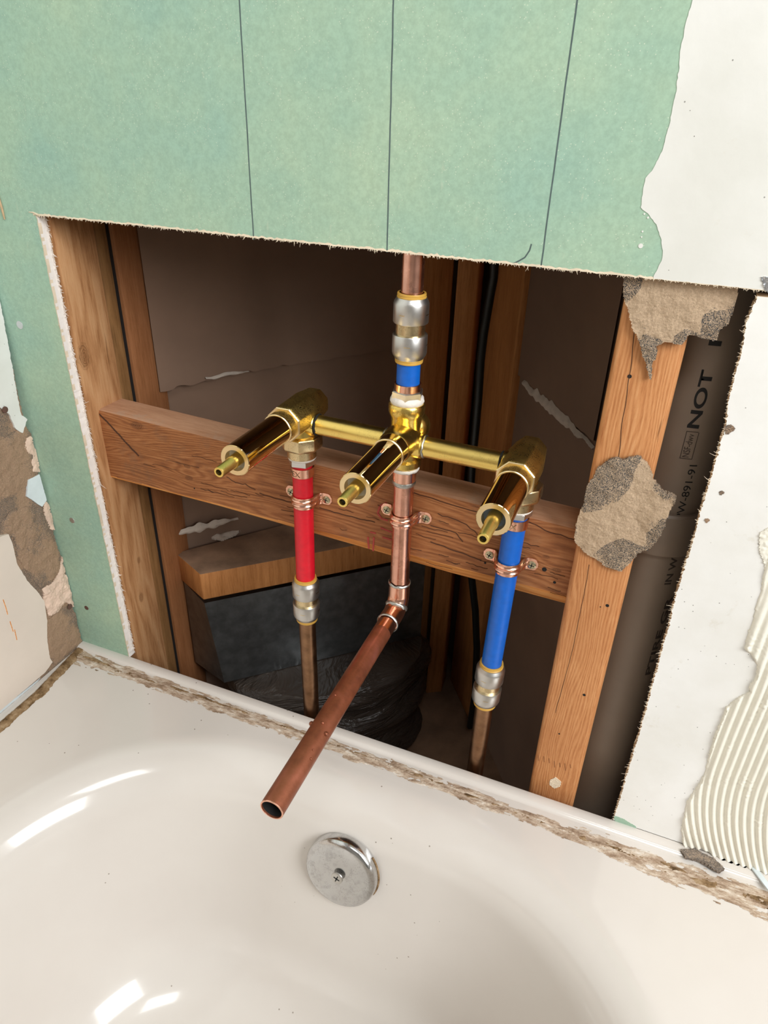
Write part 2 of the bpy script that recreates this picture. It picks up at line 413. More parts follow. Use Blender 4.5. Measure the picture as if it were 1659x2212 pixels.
M['foot'] = plain('room_floor', srgb(110, 98, 86), .6)
M['room'] = plain('room_paint', srgb(176, 172, 166), .8, var=.03)
_m = NT('tub_enamel'); _o = _m.tc.outputs['Object']
_c = _m.ramp(_m.noise(_o, 5, 4), [(.35, srgb(214, 206, 198)), (.65, srgb(219, 212, 204))])
_c = _m.mix(_m.math('MULTIPLY', speck(_m, _o, 60, .05, 5), .7), _c, srgb(120, 105, 90))
_m.color(_c); M['tub'] = _m.set(.13, spec=.5, coat=.2)
_m = NT('old_caulk'); _o = _m.tc.outputs['Object']
_c = _m.ramp(_m.noise(_m.mapping((1, 3.2, 1)), 42, 6, .7), [(.36, srgb(138, 114, 92)), (.46, srgb(176, 152, 130)), (.56, srgb(208, 190, 170)), (.66, srgb(232, 224, 214))])
_m.color(_c); _m.bump(_m.noise(_o, 400, 4, .7), .9, .0012); M['caulk'] = _m.set(.85, spec=.2)
_m = NT('brown_grime'); _o = _m.tc.outputs['Object']
_c = _m.ramp(_m.noise(_m.mapping((1, 1, 1)), 90, 6, .7), [(.36, srgb(92, 70, 46)), (.5, srgb(140, 112, 80)), (.66, srgb(176, 150, 118))])
_m.color(_c); _m.bump(_m.noise(_o, 400, 4, .7), .9, .0012); M['grime'] = _m.set(.85, spec=.2)
M['debris'] = mat_paper('grey_paper_scrap', srgb(176, 156, 136), srgb(96, 92, 90), thr=.42, gscale=60, edge=.004)
M['thinset'] = plain('cream_ridged_mortar', srgb(242, 237, 222), .5, var=.03, scale=90, bump=.25, bscale=320)

# ================================================================== STRUCTURE
BT = .0105                                   # board thickness
ZT = CZ-1.207*D                              # tub deck level
ZO = CZ-.191*D                               # top of the opening
XL = -1.056*D; XR = .104*D; XC = -.634       # opening sides, room corner
ZTOP = 1.98
def struct(name, bm, m, parent=None, **k):
    o = link(name, bm, m, parent, **k)
    if parent is None: o['kind'] = 'structure'
    return o
# green moisture-resistant board with the cut opening
top_edge = jag([(XL-.004, 0, ZO+.0006), (XR+.004, 0, ZO)], .0012, .0007, 1)
left_edge = jag([(XL, 0, ZO), (XL+.002, 0, ZT+.001)], .0016, .0004, 2)
outer = [(XC-.03, 0, ZT+.0008), (XC-.03, 0, ZTOP), (.62, 0, ZTOP), (.62, 0, ZO+.0005)]+list(reversed(top_edge))+left_edge
bm = slab(bmesh.new(), outer, [], (0, BT, 0))
wall_back = struct('wall_back', bm, [M['green'], M['gyp']], angle=20)
for p in wall_back.data.polygons:
    if abs(p.normal.y) < .5: p.material_index = 1
# paper fibres along the cuts
def fibres(pts, n, L, mat, parent, spread=1.0, seed=0, base=(0, -.3, -1), name='frayed_paper', fat=1.0):
    rnd = random.Random(seed); bm = bmesh.new()
    for _ in range(n):
        i = rnd.randrange(len(pts)-1); p = Vector(pts[i]).lerp(Vector(pts[i+1]), rnd.random())
        d = Vector(base).normalized()+Vector((rnd.uniform(-1, 1), rnd.uniform(-.8, .3), rnd.uniform(-1, 1)))*spread
        d.normalize(); l = L*rnd.uniform(.3, 1.0)*(2.2 if rnd.random() < .06 else 1); c = Vector((rnd.uniform(-1, 1), rnd.uniform(-1, 1), rnd.uniform(-1, 1)))*l*.35
        tube(bm, [p, p+d*l*.5+c*.5, p+d*l], [.00022*fat, .00018*fat, .00006*fat], 4)
    o = link(name, bm, mat, parent); o['kind'] = 'stuff'; return o
fibres([tuple(v) for v in top_edge], 600, .0019, M['fibre'], wall_back, .9, 3)
bk = [(v[0]+.0004, BT-.001, v[2]) for v in left_edge]
fibres(bk, 620, .0048, M['fibrew'], wall_back, .9, 4, (1, -.3, 0), 'frayed_backing_paper', 1.5)
def ribbon(pts, off, mat, name, w0, seed, y=-.00035):
    bm = bmesh.new(); P = [Vector(p) for p in pts][::2]; A = []; o_ = Vector(off)
    for p in P:
        k = w0*(.55+.9*abs(noise.noise(p*160+Vector((seed, 0, 0))))+.6*random.random())
        A.append((bm.verts.new((p.x, y, p.z)), bm.verts.new((p.x+o_.x*k, -.00004, p.z+o_.z*k)), bm.verts.new((p.x, BT*.3, p.z))))
    for a, b in zip(A, A[1:]): bm.faces.new((a[0], b[0], b[1], a[1])); bm.faces.new((a[0], a[2], b[2], b[0]))
    return link(name, bm, mat, wall_back, smooth=False)
ribbon([tuple(v) for v in top_edge], (0, 0, 1), M['fibre'], 'torn_paper_lip', .0014, 1)
ribbon([tuple(v) for v in left_edge], (-1, 0, 0), M['fibre'], 'torn_paper_lip', .0010, 2)
lf = [(v[0], -.0003, v[2]) for v in left_edge]
fibres(lf, 220, .0014, M['fibre'], wall_back, .9, 5, (.5, -.5, 0))
# corner over-cut
bm = bmesh.new(); tube(bm, [W(62, 458), W(72, 459), W(82, 464)], [.0003, .0008, .0012], 6); link('saw_overcut', bm, M['fibre'], wall_back)
# pencil marks
def stroke(pts, wd, name, parent, mat, y=-.00012):
    bm = bmesh.new(); P = [Vector(p) for p in pts]
    for a, b in zip(P, P[1:]):
        d = (b-a).normalized(); q = Vector((d.z, 0, -d.x))*wd/2
        vs = [bm.verts.new(v+Vector((0, y, 0))) for v in (a-q, a+q, b+q, b-q)]+[bm.verts.new(v+Vector((0, -.00002, 0))) for v in (a-q, a+q, b+q, b-q)]
        for f in ((0, 1, 2, 3), (0, 1, 5, 4), (2, 3, 7, 6), (1, 2, 6, 5), (3, 0, 4, 7)): bm.faces.new([vs[i] for i in f])
    return link(name, bm, mat, parent)
for a, b in (((517, 0), (548, 518)), ((850, 0), (836, 545)), ((1247, 0), (1168, 580))):
    A = Vector(W(*a)); B = Vector(W(*b)); A = B+(A-B)*1.9
    A.z = min(A.z, ZTOP); stroke([B+(A-B)*k/24+Vector((noise.noise(Vector((k*.7, a[0], 0)))*.0004, 0, 0)) for k in range(25)], .0010, 'pencil_line', wall_back, M['pencil'])
stroke([W(1148, 527), W(1144, 541), W(1134, 556), W(1122, 563), W(1108, 570)], .0010, 'pencil_mark', wall_back, M['pencil'])
# white paint lapped over the right of the green board
pe = [(1510, -70), (1497, 0), (1482, 50), (1470, 110), (1462, 190), (1448, 260), (1432, 320), (1416, 355), (1394, 385), (1388, 420), (1384, 448), (1400, 460), (1420, 490), (1430, 530), (1432, 558), (1420, 580), (1412, 597), (1411, 606)]
e = jag([W(*p) for p in pe], .0016, .0007, 8)
tp = e[0]; poly = [(.62, 0, ZO+.0008), (.62, 0, ZTOP-.002), (tp[0]+.006, 0, ZTOP-.002)]+[(v[0], 0, max(v[2], ZO+.0004)) for v in e[:-1]]+[(e[-1][0], 0, ZO+.0003)]
bm = slab(bmesh.new(), [(p[0], -.0003, p[2]) for p in poly], [], (0, .00028, 0)); link('white_paint', bm, M['paint'], wall_back)
for px, py, r in ((1384, 531, .0016), (1392, 462, .0006), (1400, 470, .0007), (1388, 500, .0006), (1386, 512, .0005)):
    c = W(px, py); bm = bmesh.new(); lathe(bm, (c[0], -.0003, c[2]), (0, 1, 0), [(0, r), (.00028, r)], 9); link('paint_fleck', bm, M['paint'], wall_back)
# brown scrape at the far left, corner of the board
bm = bmesh.new(); tube(bm, [W(-6, 415, -.001), W(4, 450, -.001), W(10, 474, -.001)], [.0007, .0011, .0007], 6); link('scraped_paper', bm, M['paperbrown'], wall_back)

# white painted sheet right of the opening
re = [(1636, 640), (1627, 668), (1612, 700), (1606, 735), (1600, 770), (1590, 800), (1582, 838), (1574, 870), (1570, 905), (1566, 928), (1560, 950), (1548, 985), (1540, 1020), (1528, 1060), (1512, 1110), (1500, 1160), (1478, 1230), (1462, 1280), (1446, 1350), (1426, 1420), (1405, 1500), (1385, 1570), (1362, 1650), (1338, 1730), (1324, 1774)]
e = jag([W(*p) for p in re], .0013, .0012, 12)
e = [Vector((v[0], 0, min(max(v[2], ZT+.0035), ZO-.0016))) for v in e]
poly = [(.62, 0, ZT+.0035), (.62, 0, ZO-.0016)]+e
bm = slab(bmesh.new(), poly, [], (0, BT+.002, 0))
wall_right = struct('wall_right', bm, [M['white'], M['paperbrown']], angle=20)
for p in wall_right.data.polygons:
    if abs(p.normal.y) < .5: p.material_index = 1
fibres([tuple(v) for v in e], 420, .0030, M['fibre'], wall_right, .8, 6, (-1, -.2, 0))
# bits of old facing near its edge
for px, py, r in ((1574, 928, .0028), (1558, 1065, .0016), (1527, 1125, .0014)):
    bm = bmesh.new(); c = W(px, py)
    def hf(u, v, d): return .0003+.0006*abs(noise.noise(Vector((u*900, v*900, 2))))
    bm = field([(c[0]+math.cos(a)*r*(1+.4*math.sin(3*a)), c[2]+math.sin(a)*r*1.3) for a in [k*.45 for k in range(14)]], .0004, hf, lambda u, v, h: (u, -h, v), .0012, 0, 3)
    link('torn_spot', bm, M['wallpaper_torn'], wall_right)
bm = bmesh.new()
def hf(u, v, d): return .0002
def P2(pts): return [(p[0], p[2]) for p in pts]
bm = field(P2([W(*p) for p in ((1326, 1762), (1345, 1768), (1372, 1785), (1380, 1797), (1352, 1792), (1330, 1782))]), .0004, hf, lambda u, v, h: (u, -h, v), .0012, 0, 9)
link('bare_green_spot', bm, M['green'], wall_right)
# scuffed seam corner between the two sheets
bm = field(P2([W(*p) for p in ((1645, 600), (1668, 596), (1672, 632), (1650, 630))]), .0005, lambda u, v, d: .0006+.0012*abs(noise.noise(Vector((u*500, v*500, 1)))), lambda u, v, h: (u, -h, v), .002, 0, 5)
link('chipped_seam', bm, M['galv'], wall_back)

# side wall on the left (torn down to its facing)
bm = bmesh.new(); yf = -.0015
ed = jag([(XC, yf, ZT-.002), (XC, yf-.002, CZ-.50), (XC, yf-.003, CZ-.44), (XC, yf-.006, CZ-.36), (XC, yf-.001, CZ-.2), (XC, yf, CZ), (XC, yf, ZTOP)], .0022, .0014, 21)
poly = [(XC, -2.6, ZTOP), (XC, -2.6, ZT-.002)]+[(XC, min(v[1], -.0008), v[2]) for v in ed]
bm = slab(bm, poly, [], (-.012, 0, 0))
wall_left = struct('wall_left', bm, M['wallpaper_torn'], angle=20)
def lwpatch(name, pix, th, mat, amp=.0008, step=.0016, relief=None, seed=0, off=0.0):
    P = [Xp(q[0], q[1], XC) if len(q) == 2 else (XC, q[1], q[2]) for q in pix]
    P = [(XC, min(p[1], -.0012), max(p[2], ZT+.0005)) for p in P]
    if relief is None:
        J = jag(P, step, amp, seed, True)
        J = [(XC+off+th, min(v[1], -.0009), max(v[2], ZT+.0003)) for v in J]
        bm = slab(bmesh.new(), J, [], (-th+.0001-off, 0, 0))
    else:
        bm = field([(p[1], p[2]) for p in P], .0011, lambda u, v, d: off+th*(.35+min(d/.006, 1)*.65)+relief*noise.noise(Vector((u*110, v*110, seed)))+relief*.6*noise.noise(Vector((u*420, v*420, seed))), lambda u, v, h: (XC+max(h, .0002), min(u, -.0009), v), .0016, 0, seed)
    return link(name, bm, mat, wall_left, angle=40)
lwpatch('white_facing', [(0, -1.5, ZTOP-.01), (0, -.004, ZTOP-.01), (0, -.004, CZ+.10), (3, 560), (0, 665), (14, 740), (30, 830), (42, 895), (56, 905), (46, 935), (30, 925), (18, 895), (0, 882), (-60, 850), (0, -.25, CZ-.28), (0, -1.5, CZ-.26)], .0022, M['whitewall'], seed=31)
lwpatch('brown_facing', [(-50, 905), (0, 950), (30, 935), (52, 915), (66, 935), (74, 985), (84, 1035), (60, 1050), (40, 1060), (0, 1095), (-50, 1120)], .0014, M['wallpaper_torn'], relief=.0010, seed=32)
lwpatch('paint_chip', [(58, 1036), (82, 1024), (90, 1050), (98, 1080), (88, 1094), (70, 1082), (55, 1072)], .0022, M['bluewhite'], seed=33, amp=.0004)
lwpatch('plaster_skin', [(56, 935), (66, 945), (78, 975), (88, 1000), (86, 1020), (70, 1018), (64, 985), (52, 965)], .0026, M['plaster_pink'], relief=.0012, seed=34)
lwpatch('plaster_skin', [(96, 1080), (108, 1088), (112, 1120), (118, 1145), (106, 1142), (98, 1118), (92, 1100)], .0026, M['plaster_pink'], relief=.0010, seed=35)
lwpatch('brown_facing', [(0, 1130), (24, 1100), (60, 1096), (96, 1098), (112, 1150), (130, 1200), (142, 1240), (110, 1262), (86, 1270), (60, 1240), (38, 1205), (28, 1160), (0, 1160)], .0014, M['wallpaper_torn'], relief=.0012, seed=36)
lwpatch('plaster_skin', [(132, 1200), (140, 1236), (162, 1244), (172, 1290), (165, 1305), (140, 1300), (126, 1320), (104, 1330), (92, 1300), (90, 1270), (108, 1262), (124, 1240)], .0036, M['plaster_pink'], relief=.0022, seed=37)
lwpatch('brown_facing', [(100, 1340), (130, 1320), (168, 1318), (176, 1390), (170, 1398), (120, 1440), (104, 1420), (98, 1370)], .0012, M['wallpaper_torn'], relief=.0008, seed=38)
# beige panel still glued on lower down, and the bare white strip below it
lwpatch('surround_panel', [(0, -1.5, CZ-.43), (0, -.3, CZ-.42), (0, 1155), (12, 1152), (20, 1170), (30, 1215), (52, 1252), (78, 1280), (90, 1298), (96, 1340), (96, 1380), (102, 1420), (108, 1428), (92, 1450), (0, 1528), (0, -.3, ZT+.012), (0, -1.5, ZT+.012)], .0045, M['panel'], .0005, .003, seed=39)
lwpatch('bare_strip', [(-90, 1600), (0, 1532), (86, 1464), (82, 1482), (40, 1520), (0, 1562), (-90, 1640)], .0012, M['bluewhite'], .0003, seed=40)

for pts_ in ([(0, 1293), (6, 1310), (10, 1325)], [(15, 1340), (22, 1362)], [(25, 1358), (30, 1380)]):
    bm = bmesh.new(); tube(bm, [(XC+.0046, p[1], p[2]) for p in (Xp(q[0], q[1], XC) for q in pts_)], .0005, 5); link('rust_scratch', bm, M['blocklip'], wall_left)
# ================================================================== room shell (mostly out of view)
bm = box(bmesh.new(), -2.2, 1.62, -2.62, .05, -.06, 0); struct('floor', bm, M['foot'])
bm = box(bmesh.new(), -.66, 1.62, -2.62, .02, 2.4, 2.46); struct('ceiling', bm, M['room'])
bm = box(bmesh.new(), -.66, 1.62, -2.70, -2.62, 0, 2.4); struct('wall_front', bm, M['room'])
bm = bmesh.new()
box(bm, 1.55, 1.62, -2.62, .0, 0, 1.15); box(bm, 1.55, 1.62, -2.62, .0, 2.3, 2.4)
box(bm, 1.55, 1.62, -2.62, -1.6, 1.15, 2.3); box(bm, 1.55, 1.62, -.35, .0, 1.15, 2.3)
struct('wall_side', bm, M['room'])
bm = box(bmesh.new(), .62, 1.55, 0, .0125, 0, 2.4); box(bm, -.66, .62, 0, .0125, ZTOP, 2.4); struct('wall_upper', bm, M['room'])

# ================================================================== cavity behind the wall
def wallseg(bm, a, b, z0, z1, th=.012):
    A = Vector((a[0]*D, (a[1]-1)*D, 0)); B = Vector((b[0]*D, (b[1]-1)*D, 0)); d = (B-A).normalized(); n = Vector((-d.y, d.x, 0))*th
    q = [A, B, B+n, A+n]; return hexa(bm, [(p.x, p.y, z0) for p in q]+[(p.x, p.y, z1) for p in q])
APX = (-.498, 1.968); FZ = CZ-1.78*D
def lx(t): return .776*t-2.0255
def rx(t): return -.69*t+.860
ZS = CZ-.580*D
bm = bmesh.new(); wallseg(bm, (lx(1.06)-.03, 1.06), APX, FZ, ZTOP); struct('wall_cavity_left', bm, M['brownboard'])
bm = bmesh.new(); wallseg(bm, APX, (rx(1.36), 1.36), FZ, ZTOP); wallseg(bm, (rx(1.36), 1.36), (.36, 1.34), FZ, ZTOP); wallseg(bm, (.36, 1.34), (.36, 1.03), FZ, ZTOP)
struct('wall_cavity_right', bm, M['brownboard'])
bm = hexa(bmesh.new(), [(-.75, .013, FZ-.02), (.25, .013, FZ-.02), (.25, .6, FZ-.02), (-.75, .6, FZ-.02), (-.75, .013, FZ), (.25, .013, FZ), (.25, .6, FZ), (-.75, .6, FZ)])
struct('floor_cavity', bm, M['floor'])
bm = box(bmesh.new(), -.75, .25, .013, .62, ZTOP, ZTOP+.02); struct('ceiling_cavity', bm, M['brownboard'])
# upper sheet of board lapping over (its torn lower edge is the slanting line) left and right
def onwall(side, t, off=0.0):
    if side == 'l': x = lx(t); n = Vector((.776, -1, 0)).normalized(); n = Vector((1, -.776, 0)).normalized()
    else: x = rx(t); n = Vector((-1, -.69, 0)).normalized()
    return Vector((x*D, (t-1)*D, 0))+n*off
def lappiece(side, t0, t1, th, name, label, seed, gap=0.0):
    bm = bmesh.new(); N = 90; F = []; Bk = []
    for i in range(N+1):
        t = t0+(t1-t0)*i/N
        p = onwall(side, t, th); q = onwall(side, t, .0005)
        z = ZS+.004*noise.noise(Vector((t*40, seed, 0)))+.0015*noise.noise(Vector((t*240, seed, 0)))
        if side == 'l' and t < 1.40: z -= .006*(1.40-t)/.1
        F.append((bm.verts.new((p.x, p.y, z)), bm.verts.new((p.x, p.y, ZTOP-.001)))); Bk.append(bm.verts.new((q.x, q.y, z-.001)))
    for i in range(N):
        bm.faces.new((F[i][0], F[i+1][0], F[i+1][1], F[i][1])); bm.faces.new((F[i][0], Bk[i], Bk[i+1], F[i+1][0]))
    return bm
sheet_l = o = link('board_sheet', lappiece('l', 1.25, 1.955, .005, '', '', 4), M['brownboard']); tag(o, 'brown paper-faced board lapped high inside the cavity on the left', 'drywall sheet')
sheet_r = o = link('board_sheet', lappiece('r', 1.955, 1.361, .004, '', '', 9), M['brownboard']); tag(o, 'brown paper-faced board at the right of the cavity, above the white scar', 'drywall sheet')
# white plaster tears on those sheets
def tear(side, ta, tb, z0, hh, name, parent_label, off, seed):
    N = 70; bm = bmesh.new(); R = []
    for i in range(N+1):
        f = i/N; t = ta+(tb-ta)*f
        w_ = hh*(.35+.65*math.sin(math.pi*min(1, f*1.15+.02))**.6 if f*1.15 < 1 else .25)*(.75+.5*noise.noise(Vector((t*60, seed, 0))))
        w_ = max(w_, .0006); zc = z0+.003*noise.noise(Vector((t*30, seed+4, 0)))
        row = []
        for k in range(5):
            g = k/4; q = onwall(side, t, off+.0035*math.sin(math.pi*g)*(1+.5*noise.noise(Vector((t*90, g*4, seed)))))
            row.append(bm.verts.new((q.x, q.y, zc+(g-.5)*w_)))
        R.append(row)
    for A, B in zip(R, R[1:]):
        for k in range(4): bm.faces.new((A[k], A[k+1], B[k+1], B[k]))
    return link(name, bm, M['scar'])
o = tear('r', 1.655, 1.352, ZS-.004, .019, 'plaster_scar', '', .0045, 3); o.parent = sheet_r; o.location = o.location-sheet_r.location
o = tear('l', 1.335, 1.42, ZS+.0005, .0065, 'plaster_scar', '', .0055, 6); o.parent = sheet_l; o.location = o.location-sheet_l.location
o = tear('l', 1.245, 1.375, CZ-.800*1.27*D+.017, .016, 'plaster_scar', '', .0005, 11); wl = bpy.data.objects['wall_cavity_left']; o.parent = wl; o.location = o.location-wl.location
# flat middle studs at the cavity corner
def vstud(name, quad, z0, z1, mat, label, bev=.0025):
    pts = [(x*D, (t-1)*D) for x, t in quad]
    bm = hexa(bmesh.new(), [(p[0], p[1], z0) for p in pts]+[(p[0], p[1], z1) for p in pts]); bevel(bm, bev)
    o = link(name, bm, mat); tag(o, label, 'wall stud', 'studs inside the cavity'); return o
def at(px, t, py=650):   # x (in camera distances) of a pixel column at depth t
    r = ray(px, py); return (r[0]/r[1])*t
vstud('wall_stud', [(at(912, 1.72), 1.72), (at(975, 1.80), 1.80), (at(975, 1.80)-.03, 1.88), (at(912, 1.72)-.07, 1.86)], FZ, ZTOP, M['dark_wood'], 'dim wooden stud with black stamp, behind the blue pipe coupling')
vstud('wall_stud', [(at(983, 1.74), 1.74), (at(1030, 1.77), 1.77), (at(1040, 1.85), 1.85), (at(985, 1.80), 1.86)], FZ, ZTOP, M['dark_wood'], 'narrow dim stud just left of the black cable')
vstud('wall_stud', [(at(1052, 1.84), 1.84), (rx(1.70)-.012, 1.675), (rx(1.70)+.012, 1.70), (at(1052, 1.84)+.03, 1.885)], FZ, ZTOP, M['dark_wood'], 'wide dark wooden stud between the black cable and the plaster scar')
# stamp on the first of them is dark ink; kept on its own face
def text_obj(s, size, sx=1.0, bold=0.0, sp=1.0):
    cu = bpy.data.curves.new('t', 'FONT'); cu.body = s; cu.size = size; cu.offset = bold; cu.space_character = sp
    ob = bpy.data.objects.new('t', cu); C.objects.link(ob); dg = bpy.context.evaluated_depsgraph_get()
    me = bpy.data.meshes.new_from_object(ob.evaluated_get(dg)); bpy.data.objects.remove(ob)
    bm = bmesh.new(); bm.from_mesh(me); bpy.data.meshes.remove(me)
    for v in bm.verts: v.co.x *= sx
    bmesh.ops.subdivide_edges(bm, edges=[e for e in bm.edges if e.calc_length() > size*.25], cuts=2)
    return bm
# black cable hanging in the corner
bm = bmesh.new(); pts = []
for px, py in ((1075, 480), (1066, 600), (1057, 650), (1045, 720), (1038, 780), (1034, 850), (1028, 920), (1020, 1000), (1014, 1100), (1018, 1240), (1027, 1320), (1030, 1400), (1026, 1500), (1015, 1570)):
    r = ray(px, py); t = 1.62; p = r/r[1]*t*D; pts.append((p[0], p[1]-D, p[2]+CZ))
tube(bm, pts, .0055, 12); o = link('cable', bm, M['cable']); tag(o, 'thick black cable hanging down between the back studs', 'cable')

# ------------------------------------------------------------------ left framing
def stud3(x0, x1, t0, t1, mat, label, z1=ZTOP, name='wall_stud', bev=.0022):
    bm = box(bmesh.new(), x0*D, x1*D, (t0-1)*D, (t1-1)*D, FZ, z1); bevel(bm, bev); o = link(name, bm, mat); tag(o, label, 'wall stud'); return o
stud3(-1.14, -1.048, 1.022, 1.124, M['stud_l'], 'knotty wooden stud beside the white cut edge of the green board')
stud3(-1.13, -1.054, 1.1265, 1.162, M['strip'], 'thin wooden strip behind the knotty left stud')
stud3(-1.14, -1.052, 1.176, 1.276, M['stud_b'], 'plain brown stud past the dark gap, third from the left')
bm = box(bmesh.new(), -1.12*D, -1.0600*D, .1632*D, .1752*D, FZ, ZTOP); o = link('gap_shade_strip', bm, M['ink']); tag(o, 'black strip added as shade in the gap between the thin strip and third left stud', 'gap shade')  # added black strip: the shade of the stud gap put into its colour
# right stud
bm = bmesh.new(); x0, x1 = -.0590*D*1.02, .0305*D*1.02
box(bm, x0, x1, BT+.0010, BT+.082, FZ, ZTOP); bevel(bm, .0042, 3)
stud_r = link('wall_stud', bm, M['stud_r']); tag(stud_r, 'bright orange-brown stud with torn paper on it, right of the valve', 'wall stud')
def hole(px, py, r, parent, y, name='nail_hole'):
    c = W(px, py, y); bm = bmesh.new(); lathe(bm, (c[0], y-.0002, c[2]), (0, 1, 0), [(0, r), (.0003, r*.9)], 10); link(name, bm, M['dark'], parent)
for px, py, r in ((1360, 813, .0016), (1312, 1308, .0016), (1262, 1501, .0015), (1297, 1311, .0006), (1208, 1585, .0009)): hole(px, py, r, stud_r, BT+.001)
# long drying crack
pt = [(1372, 700), (1365, 770), (1355, 850), (1346, 900), (1336, 990)]
wv = lambda P: [Vector((v[0]+.0009*noise.noise(Vector((v[2]*60, 1, 0))), v[1], v[2])) for v in [Vector(P[i]).lerp(Vector(P[i+1]), j/6) for i in range(len(P)-1) for j in range(7)]]
stroke(wv([W(*p, y=BT+.0009) for p in pt]), .0005, 'drying_crack', stud_r, M['crack'])
pt = [(1274, 1220), (1256, 1310), (1236, 1410), (1216, 1480), (1200, 1540)]
stroke(wv([W(*p, y=BT+.0009) for p in pt]), .0004, 'drying_crack', stud_r, M['crack'])
def hf(u, v, d): return .0005+.0008*abs(noise.noise(Vector((u*700, v*700, 2))))
bm = field(P2([W(*p, y=BT) for p in ((1188, 1686), (1200, 1680), (1212, 1690), (1210, 1700), (1198, 1704), (1187, 1696))]), .0004, hf, lambda u, v, h: (u, BT+.001-h, v), .0006, 0, 3)
link('glue_dab', bm, M['fibre'], stud_r)
for k in range(7):
    a = (1163+k*11.5, 1632+k*3.5+2*math.sin(k*5)); stroke([W(a[0], a[1], BT+.0009), W(a[0]+1, a[1]+12+5*math.sin(k*3), BT+.0009)], .0009, 'saw_mark', stud_r, M['stud_b'])

# torn paper patches stuck on the right stud
def torn(name, pix, y, label, relief, seed, curl, mat=None, zones=()):
    poly = P2([W(*p, y=y) for p in pix])
    def hf(u, v, d):
        n = noise.noise(Vector((u*45, v*45, seed)))*relief+noise.noise(Vector((u*160, v*160, seed+1)))*relief*.45+noise.noise(Vector((u*600, v*600, seed+2)))*.0004+random.uniform(-.00012, .00012)
        return .0012+n+curl(u, v)+.0012*min(d/.01, 1)
    bm = field(poly, .00075, hf, lambda u, v, h: (u, y-h, v), .0022, .0008, seed)
    lay = bm.verts.layers.float['edge']; vs = list(bm.verts)
    U_ = np.array([v.co.x for v in vs]); V_ = np.array([v.co.z for v in vs]); Z_ = np.full(len(vs), -1.0)
    for zn in zones: Z_ = np.maximum(Z_, sdf(P2([W(*p, y=y) for p in zn]), U_, V_))
    for v, zz in zip(vs, Z_):
        q = noise.noise(Vector((v.co.x*55, v.co.z*55, seed+9)))
        v[lay] = 0.0 if zz > -.002*(1+q) else v[lay]+max(0, q+.22)*.02
    o = link(name, bm, mat or M['mortarpaper'], angle=60); return tag(o, label, 'torn paper', 'torn paper scraps on the right stud')
c2 = W(1340, 1110, BT)
torn('torn_paper', [(1290, 1012), (1330, 985), (1350, 990), (1382, 984), (1400, 1000), (1412, 1030), (1430, 1055), (1457, 1072), (1446, 1110), (1432, 1140), (1418, 1165), (1402, 1180), (1378, 1190), (1362, 1215), (1340, 1230), (1310, 1225), (1285, 1205), (1262, 1190), (1243, 1170), (1246, 1120), (1260, 1090), (1268, 1050)], BT-.001,
     'roundish tan and grey scrap of torn paper halfway up right stud', .0016, 5, lambda u, v: .006*max(0, (u-(c2[0]+.012))/.03)**1.5,
     zones=([(1290, 1012), (1330, 980), (1382, 984), (1372, 1010), (1352, 1050), (1335, 1075), (1300, 1095), (1262, 1100), (1262, 1060)], [(1280, 1205), (1310, 1180), (1345, 1165), (1385, 1180), (1362, 1220), (1330, 1232)], [(1402, 1150), (1430, 1120), (1432, 1160), (1402, 1185)]))
torn('torn_paper', [(1344, 590), (1400, 590), (1480, 600), (1596, 608), (1590, 650), (1572, 700), (1562, 704), (1548, 735), (1520, 728), (1490, 722), (1470, 742), (1440, 735), (1418, 745), (1410, 790), (1407, 825), (1395, 790), (1385, 745), (1372, 715), (1358, 680), (1350, 650)], BT-.0010,
     'tan and grey sheet of torn paper hanging at the top of right stud', .0018, 14, lambda u, v: .0015,
     zones=([(1350, 595), (1385, 595), (1376, 622), (1356, 640)], [(1385, 745), (1395, 725), (1425, 735), (1412, 790), (1405, 830)], [(1525, 680), (1560, 672), (1570, 710), (1545, 735), (1520, 730)], [(1455, 748), (1463, 728), (1480, 716), (1502, 722), (1512, 735)]))
fz = W(1380, 760, BT)

# ------------------------------------------------------------------ horizontal blocking
yb = .047*D; yb2 = .118*D
TL = Vector(W(211, 885, yb)); TR = Vector(W(1246, 1143, yb)); BL = Vector(W(236, 1028, yb)); BR = Vector(W(1226, 1290, yb)); BR2 = Vector(W(1222, 1314, yb))
TL.x = BL.x = -1.048*D; TR.x = BR.x = BR2.x = x0+.001
bm = bmesh.new(); NB = 60; rows = []
for i in range(NB+1):
    f = i/NB; a = TL.lerp(TR, f); b = BL.lerp(BR, f); lip = max(0.0, min(1, (f-.28)/.5))*(BR.z-BR2.z)+.002
    wob = .0006*noise.noise(Vector((f*9, 0, 0)))
    prof = [(yb2, a.z), (yb+.004, a.z+wob), (yb+.0012, a.z-.0012+wob), (yb, a.z-.004), (yb+wob, (a.z+b.z)/2), (yb+wob, b.z+.001), (yb+.0004, b.z), (yb+lip*.7, b.z-lip), (yb+lip*.7+.002, b.z-lip-.001), (yb2, b.z-lip-.001)]
    rows.append([bm.verts.new((a.x, y, z)) for y, z in prof])
for A, B in zip(rows, rows[1:]):
    for k in range(len(A)):
        k2 = (k+1) % len(A); bm.faces.new((A[k], B[k], B[k2], A[k2]))
bm.faces.new(rows[0]); bm.faces.new(list(reversed(rows[-1])))
blocking = link('blocking_board', bm, [M['block'], M['blocklip'], M['blocktop']], angle=25); tag(blocking, 'horizontal wooden board across the opening carrying the three pipe straps', 'wood blocking')
for p in blocking.data.polygons:
    n = p.normal
    if n.z < -.25: p.material_index = 1
    if n.z > .55: p.material_index = 2
